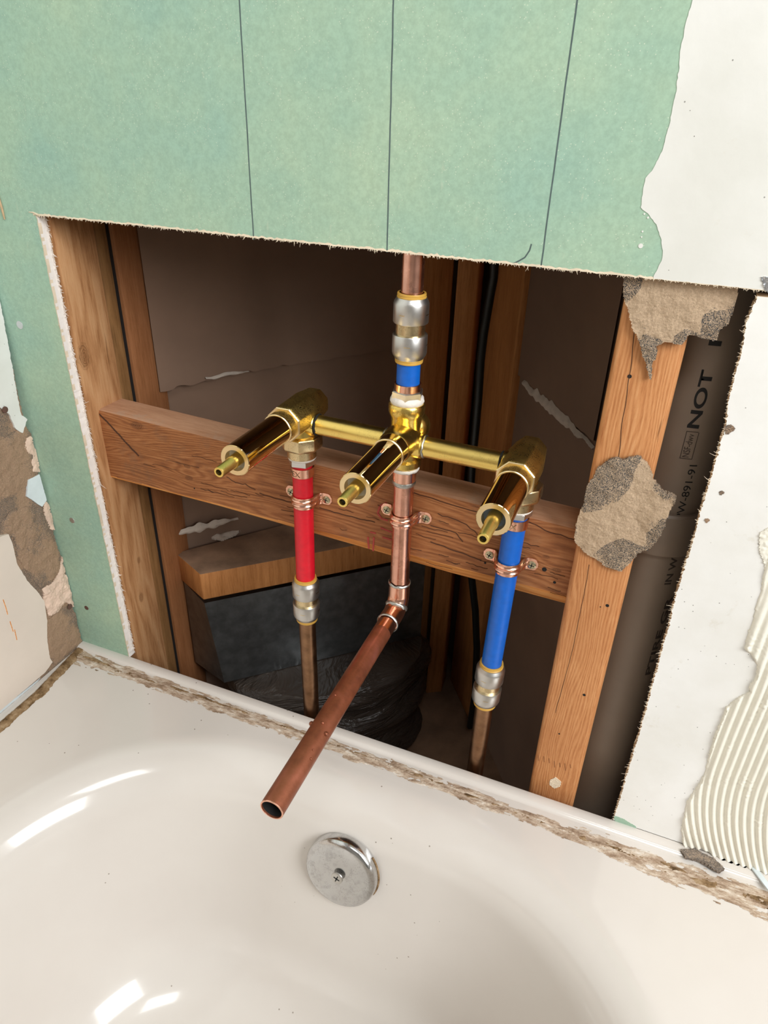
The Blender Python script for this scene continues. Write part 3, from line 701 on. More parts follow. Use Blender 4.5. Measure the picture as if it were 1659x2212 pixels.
for px, py, r in ((1048, 1216, .0011), (1176, 1230, .0022), (1198, 1258, .0014), (420, 1055, .0009)):
    c = W(px, py, yb); bm = bmesh.new(); lathe(bm, (c[0], yb-.0004, c[2]), (0, 1, 0), [(0, r*.7), (.0002, r), (.0008, r)], 10); link('nail_hole', bm, M['dark'], blocking)
def wavy(pts, amp, k=5, seed=0):
    P = [Vector(p) for p in pts]; out = []
    for a, b in zip(P, P[1:]):
        for j in range(k): 
            q = a.lerp(b, j/k); q.z += amp*noise.noise(q*260); q.x += amp*noise.noise(q*210+Vector((7, 0, seed))); out.append(q)
    return out+[P[-1]]
def bstroke(pix, wd, nm='wood_split', mat='crack'): stroke(wavy([W(*p, y=yb) for p in pix], .0012 if mat != 'redink' else .0004), wd, nm, blocking, M[mat], -.0004)
bstroke([(216, 895), (240, 920), (262, 945), (300, 985)], .0016)
bstroke([(690, 1096), (730, 1108), (780, 1122), (810, 1128)], .0008)
bstroke([(490, 1030), (510, 1042), (530, 1046), (552, 1058)], .0006)
bstroke([(930, 1135), (985, 1150), (1000, 1170)], .0007); bstroke([(930, 1170), (1000, 1195), (1040, 1210)], .0009)
bstroke([(945, 1110), (1000, 1128), (1040, 1160)], .0006); bstroke([(1140, 1125), (1190, 1150), (1240, 1165)], .0006)
bstroke([(893, 1063), (960, 1085), (1030, 1105)], .0006); bstroke([(560, 1065), (620, 1083), (660, 1092)], .0007)
random.seed(5)
for k in range(46):
    fx = random.random(); px = 300+fx*900; py0 = 905+(px-211)*.249; py = py0+random.uniform(35, 135)*(1 if px > 500 else .8)
    L = random.uniform(14, 60); bstroke([(px, py), (px+L*.5, py+L*.5*.27+random.uniform(-2, 2)), (px+L, py+L*.265)], random.uniform(.0002, .00045), 'wood_split', 'crack')
# red ink stamp on the wood
for pix in ([(835, 1085), (822, 1092), (816, 1108), (824, 1120), (838, 1124)], [(800, 1150), (812, 1152)], [(795, 1160), (797, 1185)], [(808, 1160), (806, 1190)], [(822, 1140), (848, 1150)], [(826, 1160), (846, 1166)]):
    bstroke(pix, .0018, 'red_stamp', 'redink')

# ------------------------------------------------------------------ drain pipe at the right
pr = .038; pc = Vector((.0310, .080, FZ))
pvc = empty('drain_pipe', (pc.x, pc.y, FZ), 'large pale plastic drain pipe with black printing, right of the stud', 'pipe')
zc1 = W(1470, 1112, .045)[2]; zc0 = W(1440, 1197, .045)[2]
bm = bmesh.new(); lathe(bm, (pc.x, pc.y, FZ), (0, 0, 1), [(0, pr), (zc0-FZ+.01, pr)], 64); link('lower_pipe', bm, M['pvc'], pvc)
bm = bmesh.new(); lathe(bm, (pc.x, pc.y, zc0), (0, 0, 1), [(0, pr+.0005), (0, pr+.004), (.002, pr+.0048), (zc1-zc0-.002, pr+.0048), (zc1-zc0, pr+.003), (zc1-zc0, pr)], 64); link('pipe_coupling', bm, M['pvc'], pvc)
bm = bmesh.new(); lathe(bm, (pc.x, pc.y, zc1-.01), (0, 0, 1), [(0, pr), (ZTOP-zc1+.01, pr)], 64); link('upper_pipe', bm, M['pvc'], pvc)
def pipetext(s, size, ang, z, stretch, mat, name='printed_lettering', bold=0.0):
    bm = text_obj(s, size, stretch, bold)
    for v in bm.verts:
        up, hgt = v.co.x, v.co.y      # reads upward, letter tops to the left
        a = ang-hgt/pr
        v.co = Vector((pc.x+(pr+.0002)*math.sin(a), pc.y-(pr+.0002)*math.cos(a), z+up))
    return link(name, bm, M[mat], pvc, smooth=False)
def pang(px, py, rad=None):
    """angle and height where the pixel's ray meets the pipe"""
    rad = rad or pr; r = ray(px, py); ox, oy = CAM[0]-pc.x, CAM[1]-pc.y
    a = r[0]**2+r[1]**2; b = 2*(ox*r[0]+oy*r[1]); c = ox*ox+oy*oy-rad*rad; dd = b*b-4*a*c
    if dd < 0: return None
    t = (-b-math.sqrt(dd))/(2*a); p = CAM+r*t
    return math.atan2(p[0]-pc.x, -(p[1]-pc.y)), p[2]
def spantext(s_, pa, pb, cap, mat, bold=0.0):
    """lettering reading upward from pixel pa to pixel pb, cap height in metres"""
    a, b = pang(*pa), pang(*pb)
    if a is None: a = (.6, W(*pa, y=.04)[2])
    if b is None: b = (a[0], W(*pb, y=.04)[2])
    bm = text_obj(s_, cap/.7, 1.0, bold); L = max(v.co.x for v in bm.verts); x0_ = min(v.co.x for v in bm.verts); k = (b[1]-a[1])/(L-x0_)
    for v in bm.verts:
        up = (v.co.x-x0_)*k; ang = a[0]+(b[0]-a[0])*.0-v.co.y/pr
        v.co = Vector((pc.x+(pr+.0002)*math.sin(ang), pc.y-(pr+.0002)*math.cos(ang), a[1]+up))
    return link('printed_lettering', bm, M[mat], pvc, smooth=False)
spantext('NOT', (1508, 926), (1537, 800), .0085, 'ink', .0003)
spantext('FOR', (1556, 748), (1590, 600), .0085, 'ink', .0003)
spantext('NSF-dwv', (1487, 988), (1499, 938), .0052, 'faintink')
spantext('PW-891-91', (1474, 1120), (1486, 1004), .0062, 'ink')
spantext('IN W', (1448, 1262), (1456, 1204), .0060, 'faintink', .0002)
spantext('PTIRE GR', (1404, 1456), (1440, 1290), .0060, 'faintink', .0002)
A2 = pang(1490, 992); B2 = pang(1502, 934)
bm = bmesh.new(); za, zb, aa, ab = A2[1], B2[1], A2[0]+.03, A2[0]-.21
def arcpt(a, z, e=.0003): return (pc.x+(pr+e)*math.sin(a), pc.y-(pr+e)*math.cos(a), z)
for k in range(10):
    f0, f1 = aa+(ab-aa)*k/10, aa+(ab-aa)*(k+1)/10
    for z in (za, zb): bm.faces.new([bm.verts.new(arcpt(f0, z)), bm.verts.new(arcpt(f1, z)), bm.verts.new(arcpt(f1, z+.0005)), bm.verts.new(arcpt(f0, z+.0005))])
for a in (aa, ab): bm.faces.new([bm.verts.new(arcpt(a, za)), bm.verts.new(arcpt(a+.014, za)), bm.verts.new(arcpt(a+.014, zb)), bm.verts.new(arcpt(a, zb))])
link('stamp_frame', bm, M['faintink'], pvc, smooth=False)

# ------------------------------------------------------------------ wooden ledge, duct and plastic wrap behind
zl0, zl1 = CZ-1.122*D, CZ-1.041*D
P0 = Vector((-.950*D, .18*D, 0)); P1 = Vector((-.50*D, (1.607-1)*D, 0))
Q0 = Vector((lx(1.235)*D, .235*D, 0)); Q1 = Vector((lx(1.80)*D, .80*D, 0))
n_ = Vector((.03, -.03, 0))
bm = hexa(bmesh.new(), [(p.x, p.y, zl0) for p in (P0, P1, Q1, Q0)]+[(p.x, p.y, zl1) for p in (P0, P1, Q1, Q0)]); bevel(bm, .002)
ledge = link('wooden_ledge', bm, [M['ledge'], M['dark_wood']]); tag(ledge, 'dusty wooden ledge with plaster crumbs, above the metal duct', 'ledge')
for p in ledge.data.polygons:
    if abs(p.normal.z) < .5: p.material_index = 1
# crumbs
for pix in ([(455, 1165), (470, 1135), (495, 1128), (520, 1130), (526, 1145), (505, 1160), (480, 1170)], ):
    poly = [Zp(px, py, zl1) for px, py in pix]
    bm = field([(p[0], p[1]) for p in poly], .0016, lambda u, v, d: .003+.003*noise.noise(Vector((u*120, v*120, 3)))+.003*min(1, d/.006), lambda u, v, h: (u, v, zl1+.0005+max(h, 0)), 0.0, .0008, 4)
    o = link('plaster_chunk', bm, M['scar']); tag(o, 'pale chunk of broken plaster lying on the dusty ledge', 'plaster chunk')
# duct: sheet metal boot
d_ = (P1-P0).normalized(); nn = Vector((d_.y, -d_.x, 0))
A = P0+nn*.006; B = P1+nn*.006
bm = bmesh.new(); N1, N2 = 24, 16; G = []
for i in range(N1+1):
    row = []
    for j in range(N2+1):
        f, g = i/N1, j/N2
        top = A.lerp(B, f); z = zl0-.0005-g*.150
        inn = .006*math.sin(math.pi*f)*math.sin(math.pi*g)
        p = top+nn*inn; shift = d_*(.014*g*(1-f)); p = p+shift
        row.append(bm.verts.new((p.x, p.y, z)))
    G.append(row)
for i in range(N1):
    for j in range(N2): bm.faces.new((G[i][j], G[i+1][j], G[i+1][j+1], G[i][j+1]))
# left return face and back
k0 = Q0+Vector((.012, -.004, 0)); k1 = Q1+Vector((.004, -.012, 0))
for j in range(N2):
    a = bm.verts.new((k0.x, k0.y, zl0-.0005-j/N2*.15)); b = bm.verts.new((k0.x, k0.y, zl0-.0005-(j+1)/N2*.15)); bm.faces.new((G[0][j], a, b, G[0][j+1]))
duct = link('metal_duct', bm, M['duct'], angle=60); tag(duct, 'dark sheet-metal duct boot under the dusty wooden ledge', 'duct')
# wrapped round lower part
cc = Vector((-.700*D, .425*D, 0)); R0 = .10; zt = zl0-.1520; zb_ = FZ+.001
bm = bmesh.new(); Nz, Na = 46, 72; G = []
for i in range(Nz+1):
    z = zt+(zb_-zt)*i/Nz; row = []
    for k in range(Na):
        a = 2*math.pi*k/Na
        wr = .010*noise.noise(Vector((math.cos(a)*1.6, math.sin(a)*1.6+z*9, z*26)))+.004*noise.noise(Vector((math.cos(a)*3, math.sin(a)*3, z*90)))
        rr = R0*(1+.04*math.sin(i*.35))+wr
        q = d_*(rr*1.5*math.cos(a))+nn*(rr*.85*math.sin(a)); row.append(bm.verts.new((cc.x+q.x, cc.y+q.y, z)))
    G.append(row)
for i in range(Nz):
    for k in range(Na): bm.faces.new((G[i][k], G[i][(k+1) % Na], G[i+1][(k+1) % Na], G[i+1][k]))
bm.faces.new(G[0])
o = link('plastic_wrapped_duct', bm, M['wrap'], angle=80); tag(o, 'round duct wrapped in wrinkled black plastic behind the tub edge', 'duct')

# ================================================================== BATHTUB
ox, hw, yB, yF, RC = -.197, .360, -.044, -1.46, .27
def ring(d, z, n=40):
    """rounded rectangle inset by d"""
    x0_, x1_, y0_, y1_ = ox-hw+d, ox+hw-d, yF+d, yB-d; R = max(RC-d, .02); out = []
    for cx, cy, a0 in ((x1_-R, y1_-R, 0), (x0_+R, y1_-R, 90), (x0_+R, y0_+R, 180), (x1_-R, y0_+R, 270)):
        for k in range(n+1):
            a = math.radians(a0+90*k/n); out.append((cx+R*math.cos(a), cy+R*math.sin(a), z))
        if a0 == 0 or a0 == 180:
            for k in range(1, 8): pass
    return out
prof = []; rf = .060; th = 75
for k in range(0, 19):
    a = math.radians(th*k/18); prof.append((rf*math.sin(a), -rf*(1-math.cos(a))))
d0, z0 = prof[-1]; sl = math.tan(math.radians(th))
for k in range(1, 9): prof.append((d0+k*.0052, z0-k*.0052*sl))
d1, z1 = prof[-1]; rb = .10
for k in range(1, 15):
    a = math.radians(th*(1-k/14)); prof.append((d1+rb*(math.sin(math.radians(th))-math.sin(a)), z1-rb*(math.cos(a)-math.cos(math.radians(th)))))
bm = bmesh.new(); RR = [[bm.verts.new(p) for p in ring(d, ZT+z)] for d, z in prof]
n = len(RR[0])
for A_, B_ in zip(RR, RR[1:]):
    for k in range(n):
        k2 = (k+1) % n; bm.faces.new((A_[k], A_[k2], B_[k2], B_[k]))
bm.faces.new(RR[-1])
XD0, XD1, YD0, YD1 = XC+.0008, .222, -1.52, -.0150
hole_ = [tuple(v.co) for v in RR[0]]
outr = [(XD0, YD0, ZT), (XD1, YD0, ZT)]+[(XD1, YD0+(YD1-YD0)*k/10, ZT) for k in range(1, 10)]+[(XD1, YD1, ZT)]+[(XD1+(XD0-XD1)*k/20, YD1, ZT) for k in range(1, 20)]+[(XD0, YD1, ZT)]
loops = [[Vector(p) for p in outr], [Vector(p) for p in hole_]]
flat = [p for l in loops for p in l]; vv = [bm.verts.new(p) for p in flat]
for t in tessellate_polygon(loops): bm.faces.new([vv[i] for i in t])
# raised tile flange at the wall side and skirt
for (pa, pb) in ((( -.0150, 0.0), (-.0128, .0004)), ((-.0128, .0004), (-.0112, .0022)), ((-.0112, .0022), (-.0096, .0032)), ((-.0096, .0032), (-.0010, .0036)), ((-.0010, .0036), (.0004, .0026)), ((.0004, .0026), (.0004, -.030))):
    f = [(XD0, pa[0], ZT+pa[1]), (XD1, pa[0], ZT+pa[1]), (XD1, pb[0], ZT+pb[1]), (XD0, pb[0], ZT+pb[1])]
    bm.faces.new([bm.verts.new(p) for p in f])
for (a_, b_) in (((XD1, YD0), (XD1, .0004)), ((XD0, YD0), (XD1, YD0))):
    bm.faces.new([bm.verts.new(p) for p in ((a_[0], a_[1], ZT), (b_[0], b_[1], ZT), (b_[0], b_[1], .001), (a_[0], a_[1], .001))])
tub = link('bathtub', bm, M['tub'], angle=50); tag(tub, 'cream enamel bathtub with rounded basin below the wall opening', 'bathtub')
# overflow plate
tilt = math.radians(15); nrm = Vector((0, -math.cos(tilt), math.sin(tilt)))
oc = Vector((-.1975, -.1145, CZ-.7115))
ovf = empty('overflow_plate', tuple(oc), 'round pitted chrome overflow plate on the end wall of the tub', 'overflow plate')
bm = bmesh.new(); R = .0405
lathe(bm, oc-nrm*.004, nrm, [(0, R-.002), (0, R), (.0085, R), (.0115, R-.0012), (.0132, R-.0040), (.0140, R-.008), (.0142, 0)], 96); link('plate', bm, M['chrome'], ovf, angle=40)
fc = oc+nrm*.0136
bm = bmesh.new(); lathe(bm, fc, nrm, [(0, .0066), (.0012, .0064), (.0016, .0056), (.0018, 0)], 32); sc = link('plate_screw', bm, M['steel'], ovf)
def phillips(c, ax, r, parent, roll=0.3):
    a, s, t = basis(ax, roll); bm = bmesh.new(); c = Vector(c)
    for p, q in ((s, t), (t, s)):
        pts = [c+p*r+q*r*.16, c+p*r-q*r*.16, c-p*r-q*r*.16, c-p*r+q*r*.16]
        hexa(bm, [x-a*.0002 for x in pts]+[x+a*.00006 for x in pts])
    lathe(bm, c-a*.0002, a, [(0, r*.36), (.00027, r*.36)], 8)
    return link('cross_recess', bm, M['dark'], parent, smooth=False)
phillips(fc+nrm*.0019, nrm, .0036, sc)
bm = bmesh.new(); tube(bm, [oc-nrm*.002+Vector((math.cos(a)*(R+.0006), 0, 0))+(Vector((0, math.sin(tilt), math.cos(tilt)))*math.sin(a)*(R+.0006)) for a in [(-.45+.09*k) for k in range(14)]], .0010, 6); link('rust_line', bm, M['grime'], ovf)

# caulk residue along the wall side of the deck
def band(pixc, name, mat, label, h, seed, half=.0075, thr=0.02):
    """ragged strip on the deck following a centre line given in (x,y,halfwidth)"""
    xs = [p[0] for p in pixc]
    bm = bmesh.new(); res = .0011; X0, X1 = min(xs), max(xs); nu = int((X1-X0)/res)
    ys0 = min(p[1]-p[2] for p in pixc)-.004; ys1 = max(p[1]+p[2] for p in pixc)+.004; nv = int((ys1-ys0)/.0009)
    cy = lambda x: np.interp(x, xs, [p[1] for p in pixc]); hw_ = lambda x: np.interp(x, xs, [p[2] for p in pixc])
    K = {}; V = {}
    def val(i, j):
        x, y = X0+i*res, ys0+j*.0009
        q = (1-((y-cy(x))/hw_(x))**2)
        return q*.55+noise.noise(Vector((x*38, y*170, seed)))*.55+noise.noise(Vector((x*140, y*500, seed)))*.35-thr*10
    for i in range(nu+1):
        for j in range(nv+1): K[i, j] = val(i, j)
    def vert(i, j):
        if (i, j) not in V:
            x, y = X0+i*res, ys0+j*.0009; k = K[i, j]
            V[i, j] = bm.verts.new((x, min(y, YD1+.003), ZT+.0001+h*max(0, min(k, .8))*(1+.8*noise.noise(Vector((x*500, y*900, seed))))+(.0004 if y > YD1 else 0)))
        return V[i, j]
    for i in range(nu):
        for j in range(nv):
            if K[i, j]+K[i+1, j]+K[i, j+1]+K[i+1, j+1] > 0: bm.faces.new((vert(i, j), vert(i+1, j), vert(i+1, j+1), vert(i, j+1)))
    o = link(name, bm, mat, angle=80); tag(o, label, 'caulk residue', kind='stuff'); return o
band([(XC+.002, -.023, .014), (-.55, -.0240, .012), (-.45, -.0245, .010), (-.3, -.0255, .0095), (-.15, -.0265, .0095), (-.05, -.029, .0085), (.05, -.030, .012), (.12, -.033, .015), (.218, -.033, .016)], 'caulk_residue', M['caulk'], 'brown and cream band of old caulk scraped along the tub deck', .0017, 3, thr=.017)
band([(XC+.002, -.0215, .006), (-.56, -.0245, .005), (-.45, -.0215, .003), (-.3, -.023, .0028), (-.15, -.0245, .003), (-.05, -.029, .003), (.05, -.031, .005), (.12, -.032, .007), (.218, -.030, .007)], 'grime_streak', M['grime'], 'darker brown grime streak within the old caulk band', .0026, 17, thr=.034)
# along the left wall
bm = bmesh.new(); G = []
for i in range(420):
    y = -.012-i*.0014; row = []
    wd = .013+.003*noise.noise(Vector((y*50, 0, 2)))+.002*noise.noise(Vector((y*260, 0, 2)))
    for k in range(7):
        f = k/6; row.append(bm.verts.new((XC+.0010+.011*min(1, i/60)+wd*f, y, ZT+.0002+.0022*math.sin(math.pi*min(f+.12, 1))*(1+.5*noise.noise(Vector((y*200, f*3, 1))))+.0006*noise.noise(Vector((y*700, f*9, 4))) if k < 6 else ZT+.0001)))
    G.append(row)
for A_, B_ in zip(G, G[1:]):
    for k in range(6): bm.faces.new((A_[k], A_[k+1], B_[k+1], B_[k]))
o = link('caulk_residue', bm, M['grime'], angle=80); tag(o, 'dirty brown caulk bead in the corner where tub meets left wall', 'caulk residue', kind='stuff')
# ragged debris piece under the mortar
def hf(u, v, d): return .0012+.0022*abs(noise.noise(Vector((u*160, v*160, 7))))
poly = [(Zp(px, py, ZT+.003)[0], Zp(px, py, ZT+.003)[1]) for px, py in ((1470, 1838), (1500, 1836), (1540, 1856), (1568, 1880), (1552, 1886), (1510, 1862), (1480, 1855))]
bm = field(poly, .0008, hf, lambda u, v, h: (u, v, ZT+.0036+h), .0012, .0012, 8); o = link('paper_debris', bm, M['debris']); tag(o, 'grey ragged paper scrap lying on the tub flange under the mortar', 'debris')

# ================================================================== ridged mortar on the right sheet
mp = [(1637, 1300), (1615, 1375), (1606, 1401), (1622, 1410), (1636, 1437), (1630, 1467), (1618, 1480), (1619, 1491), (1597, 1506), (1567, 1527), (1555, 1563), (1537, 1604), (1522, 1667), (1506, 1700), (1484, 1730), (1472, 1792), (1475, 1826), (1519, 1832), (1567, 1865), (1648, 1884), (1760, 1925), (1820, 1900), (1800, 1150), (1662, 1190), (1650, 1240)]
poly = P2([W(*p) for p in mp]); zlow = min(p[1] for p in poly)
def thin(u, v, d):
    q = v-ZT; bend = .0
    if q < .12: bend = .030*((.12-q)/.12)**2
    s = (u-bend)/.0066+.12*noise.noise(Vector((u*25, v*12, 0)))
    rdg = (.5+.5*math.cos(2*math.pi*s))**.8
    rough = max(0, noise.noise(Vector((math.floor(s+.5)*3.7, v*26, 5))))
    bump_ = noise.noise(Vector((u*420, v*420, 2)))*.0008*rough*2.2
    up = 1 if q < .22 else max(.35, 1-(q-.22)*7)
    return .0004+(.0006+.0026*rdg*up)*min(1, d/.0012)+bump_*min(1, d/.002)+.0006*max(0, 1-q/.01)
bm = field(poly, .00085, thin, lambda u, v, h: (u, -h, max(v, ZT+.0036)), .0012, 0, 6)
o = link('ridged_mortar', bm, M['thinset'], angle=80); tag(o, 'cream tile mortar combed in vertical ridges on the white sheet', 'mortar', kind='stuff')
bm = field(P2([W(*p) for p in ((1640, 1150), (1700, 1120), (1720, 1220), (1655, 1228), (1642, 1190))]), .0008, lambda u, v, d: .0006+.0012*abs(noise.noise(Vector((u*300, v*300, 7)))), lambda u, v, h: (u, -h, v), .0014, 0, 5)
o = link('mortar_dab', bm, M['thinset']); tag(o, 'small loose dab of mortar above the combed ridges', 'mortar')
# steel end bracket where the tub ends at the right
bm = bmesh.new(); a_ = Vector(Zp(1628, 1872, ZT+.006)); b_ = Vector(Zp(1668, 1925, ZT+.006))
dd_ = (b_-a_).normalized(); q_ = Vector((-dd_.y, dd_.x, 0))*.0028
hexa(bm, [tuple(p) for p in (a_-q_-Vector((0, 0, .002)), b_-q_-Vector((0, 0, .002)), b_+q_-Vector((0, 0, .002)), a_+q_-Vector((0, 0, .002)), a_-q_, b_-q_, b_+q_, a_+q_)]); bevel(bm, .0006)
o = link('metal_bracket', bm, M['bluewhite']); tag(o, 'thin pale metal strip at the far right end of tub edge', 'bracket')

# ================================================================== PLUMBING
YP = .0135
XA = (-.2985, -.1935, -.0870)            # hot, centre, cold
ZA = (CZ-.2545, CZ-.2575, CZ-.2640)      # spindle axes
zbar0, zbar1 = CZ-.2630, CZ-.2660
valve = empty('shower_valve', (XA[1], YP, CZ-.300), 'three-spindle brass tub and shower valve body', 'valve')
def barz(x): return zbar0+(zbar1-zbar0)*(x-XA[0])/(XA[2]-XA[0])
for (xa, xb) in ((XA[0]+.008, XA[1]-.012), (XA[1]+.012, XA[2]-.008)):
    bm = bmesh.new(); a = Vector((xa, YP, barz(xa))); b = Vector((xb, YP, barz(xb))); L = (b-a).length
    lathe(bm, a, b-a, [(0, .0093), (L, .0093)], 40); link('cross_tube', bm, M['brassbar'], valve)
def solder_ring(p, ax, r, wdt, parent, mat='solder', name='solder_joint', seed=1, am=.0006):
    bm = bmesh.new(); a, s, t = basis(ax); seg = 40; R = []
    for j in range(6):
        f = j/5; row = []
        for k in range(seg):
            an = 2*math.pi*k/seg; q = noise.noise(Vector((math.cos(an)*2.5, math.sin(an)*2.5, seed)))
            rr = r+.0009*math.sin(math.pi*f)+am*.4*noise.noise(Vector((math.cos(an)*6, math.sin(an)*6, f*3+seed)))
            row.append(bm.verts.new(Vector(p)+a*((f-.5)*wdt*(1+.5*q)+q*am)+(s*math.cos(an)+t*math.sin(an))*rr))
        R.append(row)
    for A_, B_ in zip(R, R[1:]):
        for k in range(seg): bm.faces.new((A_[k], A_[(k+1) % seg], B_[(k+1) % seg], B_[k]))
    return link(name, bm, M[mat], parent)
for k, x in enumerate((XA[0]+.018, XA[1]-.0185, XA[1]+.0185, XA[2]-.0185)):
    solder_ring((x, YP, barz(x)), (1, 0, 0), .0096, .0022, valve, 'dark' if k in (0, 3) else 'solder', 'joint_ring', k)
    s = 1 if k in (0, 2) else -1; bm = bmesh.new(); lathe(bm, (x-s*.001, YP, barz(x)), (-s, 0, 0), [(0, .0104), (.001, .0114), (.013, .0118)], 32); link('socket', bm, M['brass'], valve)
def spindle(i, yfront, ystem, wash):
    x, z = XA[i], ZA[i]; F = (0, -1, 0)
    yo = -.018                     # front of the cast body
    if i != 1:
        bm = bmesh.new(); lathe(bm, (x, .050, z), F, [(0, .0085), (.006, .0150), (.030, .0178), (.066, .0172), (.068, .0160)], 8, math.pi/8)
        bevel(bm, .0012, 2); link('valve_body', bm, M['brassrough'], valve, angle=30)
        bm = bmesh.new(); lathe(bm, (x, yo+.0005, z), F, [(0, .0168), (.0008, .0172), (.0016, .0164)], 8, math.pi/8); link('body_rim', bm, M['brassface'], valve, angle=20)
        # neck down to the union nut
        zb = barz(x)
        bm = bmesh.new(); lathe(bm, (x, YP, zb+.004), (0, 0, -1), [(0, .0150), (.010, .0142), (.014, .0150), (.016, .0150)], 32); link('outlet_neck', bm, M['brass'], valve)
    else:
        bm = bmesh.new(); lathe(bm, (x, .030, z), F, [(0, .006), (.006, .0125), (.014, .0150), (.030, .0152), (.046, .0150), (.0475, .0142)], 40); link('valve_body', bm, M['brass'], valve)
        bm = bmesh.new(); bmesh.ops.create_uvsphere(bm, u_segments=28, v_segments=18, radius=.0150)
        bmesh.ops.translate(bm, verts=bm.verts, vec=(x+.0035, .024, z+.006)); link('body_bulge', bm, M['brass'], valve)
    # collar + sleeve
    bm = bmesh.new(); lathe(bm, (x, yo+.002, z), F, [(0, .0142), (.012, .0142)], 48); link('threaded_collar', bm, M['brassrough'] if i != 1 else M['brassmir'], valve)
    L = yo-.012-yfront
    bm = bmesh.new(); lathe(bm, (x, yo-.0105, z), F, [(0, .0137), (.0006, .0143), (.0018, .0143), (.0024, .0137)], 48); link('collar_ring', bm, M['brassface'], valve)
    bm = bmesh.new(); lathe(bm, (x, yo-.012, z), F, [(0, .0134), (L-.0004, .0134), (L, .0130)], 64, cap1=False); link('sleeve', bm, M['brassmir'], valve)
    bm = bmesh.new(); lathe(bm, (x, yfront, z), F, [(-.014, .0092), (0, .0092), (0.0002, .0129), (-.0006, .0131)], 64, cap0=False, cap1=False); link('sleeve_face', bm, M['brassface'], valve)
    bm = bmesh.new(); lathe(bm, (x, yfront+.0075, z), F, [(0, .0092), (.001, .0092)], 40); link('washer', bm, M[wash], valve)
    bm = bmesh.new(); L2 = yfront-ystem
    lathe(bm, (x, yfront+.007, z), F, [(0, .0055), (.014, .0052), (.0155, .0047), (L2+.0055, .0046), (L2+.0070, .0041), (L2+.0070, .0026), (L2-.002, .0020), (L2-.002, 0)], 32, cap1=False)
    st = link('stem', bm, M['brassbar'], valve)
    bm = bmesh.new(); lathe(bm, (x, ystem+.0030, z), F, [(0, .0022), (.0004, .0020)], 16); link('screw_hole', bm, M['dark'], st)
spindle(0, -.0985, -.1215, 'greyrubber'); spindle(1, -.0960, -.1190, 'greyrubber'); spindle(2, -.0860, -.1150, 'bluerubber')
# union nuts under the two outer spindles
def union(x, zt, parent):
    bm = bmesh.new(); lathe(bm, (x, YP, zt), (0, 0, -1), [(0, .0160), (.0015, .0200), (.012, .0205), (.0150, .0185)], 8, .35); bevel(bm, .0006, 1); link('union_nut', bm, M['brasspale'], parent, angle=25)
    bm = bmesh.new(); lathe(bm, (x, YP, zt-.0145), (0, 0, -1), [(0, .0142), (.0095, .0142), (.0100, .0132)], 40); link('tail_piece', bm, M['brasspale'], parent)
    bm = bmesh.new(); lathe(bm, (x, YP, zt-.0240), (0, 0, -1), [(0, .0130), (.0012, .0138), (.0026, .0130)], 40); link('sealant', bm, M['paste'], parent)
    bm = bmesh.new(); lathe(bm, (x, YP, zt-.0258), (0, 0, -1), [(0, .0128), (.001, .0138), (.006, .0138), (.0072, .0118)], 6, .2); link('hex_adapter', bm, M['zinc'], parent, angle=25)
zu0 = W(650, 942, .0)[2]; zu2 = W(1148, 1040, .0)[2]
zu0 = CZ-.2745; zu2 = CZ-.2800
union(XA[0], zu0, valve); union(XA[2], zu2, valve)
# centre tee
zc_ = ZA[1]; zflT = W(879, 884, YP)[2]; zflB = W(881, 1002, YP)[2]
bm = bmesh.new(); lathe(bm, (XA[1], YP, zc_-.004), (0, 0, 1), [(0, .0130), (zflT-zc_-.002, .0138), (zflT-zc_+.000, .0150), (zflT-zc_+.003, .0160), (zflT-zc_+.009, .0160), (zflT-zc_+.0105, .0150)], 40); link('top_port', bm, M['brass'], valve)
bm = bmesh.new(); lathe(bm, (XA[1], YP, zc_), (0, 0, -1), [(0, .0120), (zc_-zflB-.007, .0124), (zc_-zflB-.005, .0148), (zc_-zflB, .0150), (zc_-zflB+.0015, .0138)], 40); link('bottom_port', bm, M['brass'], valve)
def paste(p, r, h, seed, parent=None):
    bm = bmesh.new(); seg = 48; R = []
    for j in range(6):
        f = j/5; row = []
        for k in range(seg):
            an = 2*math.pi*k/seg; q = noise.noise(Vector((math.cos(an)*4, math.sin(an)*4, seed)))
            rr = r+.0016*math.sin(math.pi*f)*(1+.6*q)-.0008*f; row.append(bm.verts.new((p[0]+rr*math.cos(an), p[1]+rr*math.sin(an), p[2]+h*(f-.5)+q*.0014*(1-f))))
        R.append(row)
    for A_, B_ in zip(R, R[1:]):
        for k in range(seg): bm.faces.new((A_[k], A_[(k+1) % seg], B_[(k+1) % seg], B_[k]))
    bm.faces.new(R[0]); bm.faces.new(R[-1]); return link('sealant', bm, M['paste'], parent or valve)
paste((XA[1], YP, zflT+.0095), .0138, .0065, 2)
bm = bmesh.new(); lathe(bm, (XA[1], YP, zflT+.0112), (0, 0, 1), [(0, .0142), (.0062, .0142), (.007, .0130), (.007, .0112)], 6, .3); link('hex_adapter', bm, M['zinc'], valve, angle=25)

